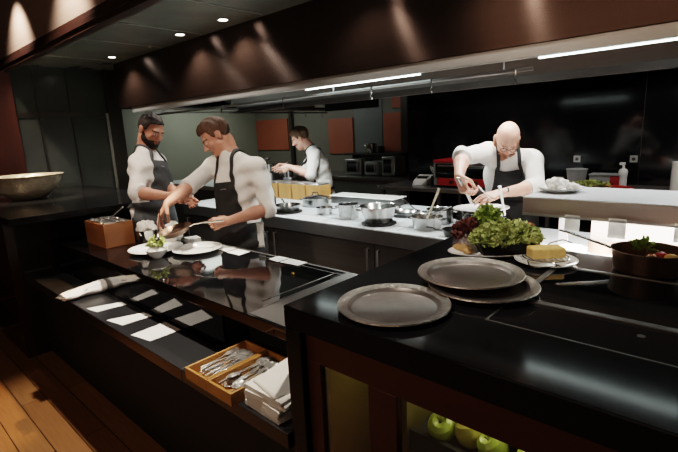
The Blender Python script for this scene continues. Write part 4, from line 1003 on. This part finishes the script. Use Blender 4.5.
# oak boxes with steel inserts behind the pans
bx=[(-3.30,2.85),(-3.30,3.02),(-3.27,3.19),(-3.20,3.34)]
for i,px in enumerate((278.5,293,306,319)):
    p=Vector((-3.90+.215*i,3.28,SC))
    t=thing('ingredient_box','pale wooden ingredient box with steel insert on the stove island, '+('leftmost','second from left','second from right','rightmost')[i]+' of four','box',(p.x,p.y,SC),.0,'ingredient boxes')
    b=MB(); b.box(-.095,.095,-.085,.085,0,.012); b.box(-.095,.095,-.085,-.073,.012,.16); b.box(-.095,.095,.073,.085,.012,.16); b.box(-.095,-.083,-.073,.073,.012,.16); b.box(.083,.095,-.073,.073,.012,.16); b.T=Matrix.Identity(4)
    b.build('box_body','oak',t,bevel=.002)
    b=MB(); b.box(-.086,.086,-.077,.077,.145,.175); b.build('steel_insert','steel',t,bevel=.006)
t=thing('steel_tray','long pale steel tray lid behind the pots','tray',(-2.66,3.32,SC),.04)
b=MB(); b.box(-.36,.36,-.10,.10,0,.07); b.build('tray_body','steel_dark',t,bevel=.006)
b=MB(); b.box(-.375,.375,-.11,.11,.07,.078); b.build('tray_lid','china',t,bevel=.003)
# pepper mill and bits by the left chefs
t=thing('pepper_mill','tall black pepper mill standing between the two left chefs','pepper mill',(-3.42,2.62,SC))
MB().lathe([(0,0),(.028,0),(.030,.01),(.022,.05),(.017,.10),(.022,.15),(.026,.17),(.018,.18),(0,.18)],20).build('mill_body','black',t)
MB().lathe([(.010,.18),(.024,.19),(.028,.21),(.022,.232),(.008,.24),(.010,.25),(.006,.26),(0,.262)],20).build('mill_head','black',t)
for i,(x,y,r,h) in enumerate(((-3.70,2.70,.10,.05),(-3.25,2.62,.05,.07),(-3.95,2.62,.09,.06))):
    pot((x,y,SC),r,h,('shallow steel pot behind the left chef','small steel cup behind the raised arm of middle chef','steel pot at the far left of stove island')[i],loops=i!=1)
b=MB(); b.lathe([(0,0),(.022,0),(.023,.10),(.010,.13),(.009,.16),(.011,.165),(0,.165)],16); tag(b.build('oil_bottle','glass_black'),'small dark oil bottle right of the pepper mill','bottle',loc=(-3.30,2.72,SC))
# rear prep counter
p=W(279,178,5.3)
for i,(dx,dy,w,h,l) in enumerate(((-.10,0,.16,.20,'steel food processor at the left of the rear chef'),(.12,.1,.13,.14,'steel mixing machine below the hands of the rear chef'))):
    t=thing('kitchen_machine',l,'kitchen machine',(-4.50+dx*1.2,3.78+dy,SC),.4)
    b=MB(); b.box(-w/2,w/2,-w*.6,w*.6,0,h); b.build('machine_body','steel',t,bevel=.012)
    MB().lathe([(0,h),(w*.35,h),(w*.4,h+.10),(w*.42,h+.11),(w*.38,h+.11),(w*.33,h+.004),(0,h+.004)],24).build('machine_bowl','steel_bright',t)
    b=MB(); b.tube([(-w*.4,0,h),(-w*.42,0,h+.16),(0,0,h+.18)],.018,8); b.build('machine_arm','grey',t)
# wall shelf pot and rear counter appliances
pot((-4.62,5.93,1.24),.09,.15,'steel pot on the narrow black wall shelf',loops=True)
pot((-4.42,5.93,1.24),.055,.10,'small black canister on the narrow wall shelf','canister',m='iron',loops=False)
for i,(x,w,h,m,l) in enumerate(((-4.75,.34,.26,'steel','steel appliance under the wall shelf, left'),(-4.38,.26,.22,'grey','grey appliance under the wall shelf, middle'),(-4.05,.24,.30,'steel','steel appliance beside the black wall'))):
    t=thing('counter_appliance',l,'appliance',(x,5.75,.90)); b=MB(); b.box(-w/2,w/2,-.15,.15,.015,h); b.build('casing',m,t,bevel=.01)
    b=MB(); b.box(-w*.35,w*.25,-.156,-.15,.06,h-.04); b.build('door_panel','glass_black',t)
    b=MB(); b.box(w*.30,w*.34,-.175,-.15,.06,h-.04); b.build('handle','steel_bright',t)
# steel table: red oven and printer
t=thing('pizza_oven','dark countertop oven with red top edge and red control panel','oven',(-2.42,4.98,.90))
b=MB(); b.box(-.36,.36,-.22,.22,.03,.29); b.build('casing','grey',t,bevel=.008)
b=MB(); b.box(-.365,.365,-.225,.225,.29,.325); b.build('top_plate','red',t,bevel=.006)
b=MB(); b.box(-.33,.33,-.228,-.22,.12,.28); b.build('oven_door','glass_black',t)
b=MB(); b.box(-.30,.36,-.232,-.22,.03,.115); b.build('control_panel','red_control',t)
for k in range(3):
    b=MB(); b.T=Matrix.Translation((-.12+.15*k,-.232,.072))@Matrix.Rotation(PI/2,4,'X'); b.lathe([(0,0),(.022,0),(.020,.018),(0,.018)],16); b.build('knob','black',t)
b=MB(); b.tube([(-.28,-.228,.26),(-.28,-.26,.26),(.28,-.26,.26),(.28,-.228,.26)],.008,8); b.build('door_handle','steel',t)
for x in (-.32,.32):
    b=MB(); b.lathe([(0,0),(.02,0),(.02,.03),(0,.03)],12,(x,0,0)); b.build('foot','black',t)
t=thing('order_printer','small white order printer on the steel table left of the red oven','printer',(-3.05,4.95,.90))
b=MB(); b.add([(-.10,-.09,0),(.10,-.09,0),(.10,.09,0),(-.10,.09,0),(-.10,-.05,.06),(.10,-.05,.06),(.10,.09,.12),(-.10,.09,.12)],[(0,3,2,1),(4,5,6,7),(0,1,5,4),(1,2,6,5),(2,3,7,6),(3,0,4,7)]); b.build('casing','plastic_w',t,bevel=.006)
b=MB(); b.box(-.07,.07,-.02,.04,.075,.105); b.build('paper_roll','black',t,bevel=.004)
t=thing('whisk_stand','black utensil caddy with whisks beside the printer','caddy',(-2.88,4.98,.90))
MB().lathe([(0,0),(.05,0),(.055,.11),(.05,.11),(.045,.006),(0,.006)],20).build('caddy_body','black',t)
for k in range(4):
    b=MB(); b.tube([(0,0,.02),(.03*math.cos(k*1.6),.03*math.sin(k*1.6),.13),(.07*math.cos(k*1.6),.07*math.sin(k*1.6),.23)],[.005,.005,.012],8); b.build('utensil','steel_bright',t)
# seasoning row on the wall counter
def tub(x,y,r0,r1,h,m,mf,label,name,cat):
    t=thing(name,label,cat,(x,y,.95)); MB().lathe([(0,0),(r0,0),(r1,h),(r1*1.05,h),(r1*1.05,h+.008),(r1*.96,h+.008),(r0*.94,.004),(0,.004)],28).build('tub_body',m,t)
    MB().lathe([(0,h*.9),(r1*.93,h*.9)],24).build('contents',mf,t)
q=W(568,183,4.9); tub(q.x,4.95,.045,.05,.09,'glass','yellow','glass jar of yellow spice behind the shelf plate','spice_jar','jar')
q=W(587,183,4.9); tub(q.x,5.0,.075,.095,.17,'grey','white','tall grey plastic tub below the left wall socket','ingredient_tub','tub')
q=W(575,183,4.9); tub(q.x,4.9,.035,.04,.06,'red','chili','small red ramekin left of the grey tub','ramekin','ramekin')
t=thing('steel_bin','red and grey food bin in front of the black wall','bin',(W(613,183,4.8).x+.02,5.05,.95))
b=MB(); b.box(-.13,.05,-.08,.08,0,.12); b.build('bin_body','grey',t,bevel=.006); b=MB(); b.box(.05,.13,-.082,.082,0,.118); b.build('bin_end','red',t,bevel=.006); b=MB(); b.box(-.14,.14,-.09,.09,.12,.13); b.build('bin_lid','grey',t,bevel=.003)
t=thing('herb_tray','low tray of green herbs behind the heated shelf','tray',(W(603,187,4.75).x,4.80,.95))
b=MB(); b.box(-.18,.18,-.07,.07,0,.03); b.build('tray_body','red',t,bevel=.004)
tag(leaves('fresh_herbs','leaf',160,(0,0,0),.16,.06,.04,.035,21),'green herbs heaped in the low tray','herbs',loc=(W(603,187,4.75).x,4.80,.975))
t=thing('chilli_tray','low tray of red chillies right of the herbs','tray',(W(625,187,4.75).x+.05,4.80,.95))
b=MB(); b.box(-.14,.14,-.06,.06,0,.03); b.build('tray_body','red',t,bevel=.004)
rr=random.Random(2)
for k in range(12):
    b=MB(); b.tube([(-.03,0,0),(0,.006,.004),(.035,0,0)],[.007,.008,.002],7)
    tag(b.build('red_chilli','chili'),'red chilli pepper in the low tray','chilli','red chillies in the tray',loc=(W(625,187,4.75).x+.05-.09+.017*k,4.80+rr.uniform(-.03,.03),.988),rz=rr.uniform(-.8,.8))
t=thing('spray_bottle','white spray bottle below the right wall socket','bottle',(W(637,183,4.9).x,5.0,.95))
MB().lathe([(0,0),(.035,0),(.036,.07),(.034,.10),(.038,.12),(.040,.16),(.030,.18),(.012,.19),(.012,.22),(0,.22)],20).build('bottle_body','plastic_w',t)
b=MB(); b.box(-.035,.014,-.012,.012,.22,.245); b.build('spray_head','plastic_w',t,bevel=.004)
b=MB(); b.lathe([(0,0),(.036,0),(.037,.05),(0,.05)],18); tag(b.build('pepper_jar','glass_black'),'small dark jar right of the chilli tray','jar',loc=(W(632,187,4.8).x-.08,4.93,.95))
t=thing('paper_roll_holder','pale upright roll at the right edge in front of the black wall','paper roll',(W(681,190,4.5).x+.03,4.95,.95))
MB().lathe([(0,0),(.06,0),(.06,.26),(0,.26)],24).build('roll','card',t); MB().lathe([(0,.26),(.012,.26),(.012,.31),(0,.31)],12).build('rod','steel',t)
for i,(px,w) in enumerate(((577,'left one'),(633.7,'right one'))):
    d=(FW+((px-339)/FOC)*RT-((159-226)/FOC)*UP); s=5.293/d.y; p=Vector((0,0,EYE))+d*s
    t=thing('wall_socket','grey square power socket on the black glass wall, '+w,'socket',(p.x,5.3,p.z),0,'wall sockets')
    b=MB(); b.box(-.034,.034,-.010,0,-.034,.034); b.build('plate','outlet',t,bevel=.003)
    b=MB(); b.T=Matrix.Rotation(PI/2,4,'X'); b.lathe([(0,.0105),(.017,.0105),(.017,.011),(0,.011)],20); b.build('socket_hole','black',t)
# ================================================================ light
wd=bpy.data.worlds.new('world'); bpy.context.scene.world=wd; wd.use_nodes=True
wd.node_tree.nodes['Background'].inputs[0].default_value=(.9,.8,.7,1); wd.node_tree.nodes['Background'].inputs[1].default_value=.012
def area(name,loc,size,power,col,rot=(0,0,0),sy=None,spread=PI):
    d=bpy.data.lights.new(name,'AREA'); d.shape='RECTANGLE' if sy else 'SQUARE'; d.size=size
    if sy: d.size_y=sy
    d.energy=power; d.color=col; d.spread=spread; o=bpy.data.objects.new(name,d); C.objects.link(o); o.location=loc; o.rotation_euler=rot; return o
def spot(name,loc,to,power,col,ang=60,blend=.6,rad=.03):
    d=bpy.data.lights.new(name,'SPOT'); d.energy=power; d.color=col; d.spot_size=math.radians(ang); d.spot_blend=blend; d.shadow_soft_size=rad
    o=bpy.data.objects.new(name,d); C.objects.link(o); o.location=loc; o.rotation_euler=(Vector(to)-Vector(loc)).to_track_quat('-Z','Y').to_euler(); return o
WARM=(1,.80,.58); NEU=(1,.93,.84); COOL=(.92,1,.97)
# hood lamps above the stoves
for x,p in ((-1.45,34),(-1.0,34)): spot('hood_lamp',(x,2.95,2.09),(x-.02,2.95,0),p*1.05,(1,.97,.93),108,.3,.06)
for x in (-3.0,-2.2): spot('hood_lamp',(x,2.92,2.09),(x,2.9,0),58,COOL,112,.3,.06)
spot('hood_lamp',(-3.9,2.92,2.09),(-3.9,2.8,0),60,COOL,112,.3,.06)
# heat lamps under the shelf
area('shelf_lamp',(-.30,2.40,1.16),.85,38,(1,.92,.86),sy=.25)
# ceiling downlights in the row before the hood
for x,y,_ in dl: spot('downlight',(x,y,CE-.02),(x+.05,y+.25,0),22 if x<-2.5 else 8,NEU,120,.7,.03)
# spots over the guests' side
spot('spot_plates',(-1.9,.55,2.8),(-2.75,1.55,1.1),68,(1,.84,.70),46)
spot('spot_bench',(-2.35,1.24,2.5),(-2.4,.90,.7),190,(1,.90,.78),56,.5)
spot('spot_cutlery',(-1.32,.75,2.7),(-1.33,.93,.7),110,(1,.88,.74),20,.5)
spot('spot_trays',(-.9,.35,2.8),(-.70,1.15,1.1),34,(1,.86,.74),24,.7)
spot('spot_floor',(-3.15,1.62,2.42),(-3.35,.12,0),170,(1,.60,.30),30,.6)
spot('spot_bowl',(-4.3,.6,2.8),(-4.95,1.2,1.2),260,WARM,40)
for x in (-6.3,-4.9,-3.6): spot('fascia_spot',(x,1.05,2.9),(x-.1,1.34,2.45),80,(1,.82,.70),90,.9,.03)
# pale wash of the back kitchen
area('back_wash',(-6.6,4.6,2.42),1.6,18,(.95,1,.9),sy=1.2)
area('back_wash_right',(-4.6,4.9,2.42),.8,5,(.98,1,.95),sy=.8)
# light inside the apple niche
area('niche_lamp',(-.25,1.05,1.01),.6,1.7,(1,.90,.55),sy=.2)
# warm fill added behind the camera to lift the dark front faces
area('dining_side_fill',(-1.5,-2.2,2.6),3.2,15,(1,.70,.50),rot=(math.radians(58),0,0),sy=.8)
sc=bpy.context.scene
sc.view_settings.view_transform='Filmic'; sc.view_settings.look='Medium High Contrast'; sc.view_settings.exposure=.55
spot('spot_salad',(-.3,.9,2.8),(-.64,1.66,1.15),48,NEU,22)  # spot added to brighten the salad and cheese
area('niche_lamp_left',(-.78,1.05,1.01),.1,.35,(1,.90,.55))
spot('hood_lamp',(-.1,2.92,2.09),(-.1,2.8,0),50,(1,.98,.95),104,.3,.06)  # extra lamp added to brighten the heated shelf top
spot('rear_fill_spot',(-1.9,4.35,2.43),(-2.2,4.9,.9),45,(1,.95,.9),95,.6,.05)  # unseen rear fills, added to brighten the oven and bins
spot('rear_fill_spot',(-.3,4.3,2.43),(-.5,4.95,.9),35,(1,.95,.9),95,.6,.05)
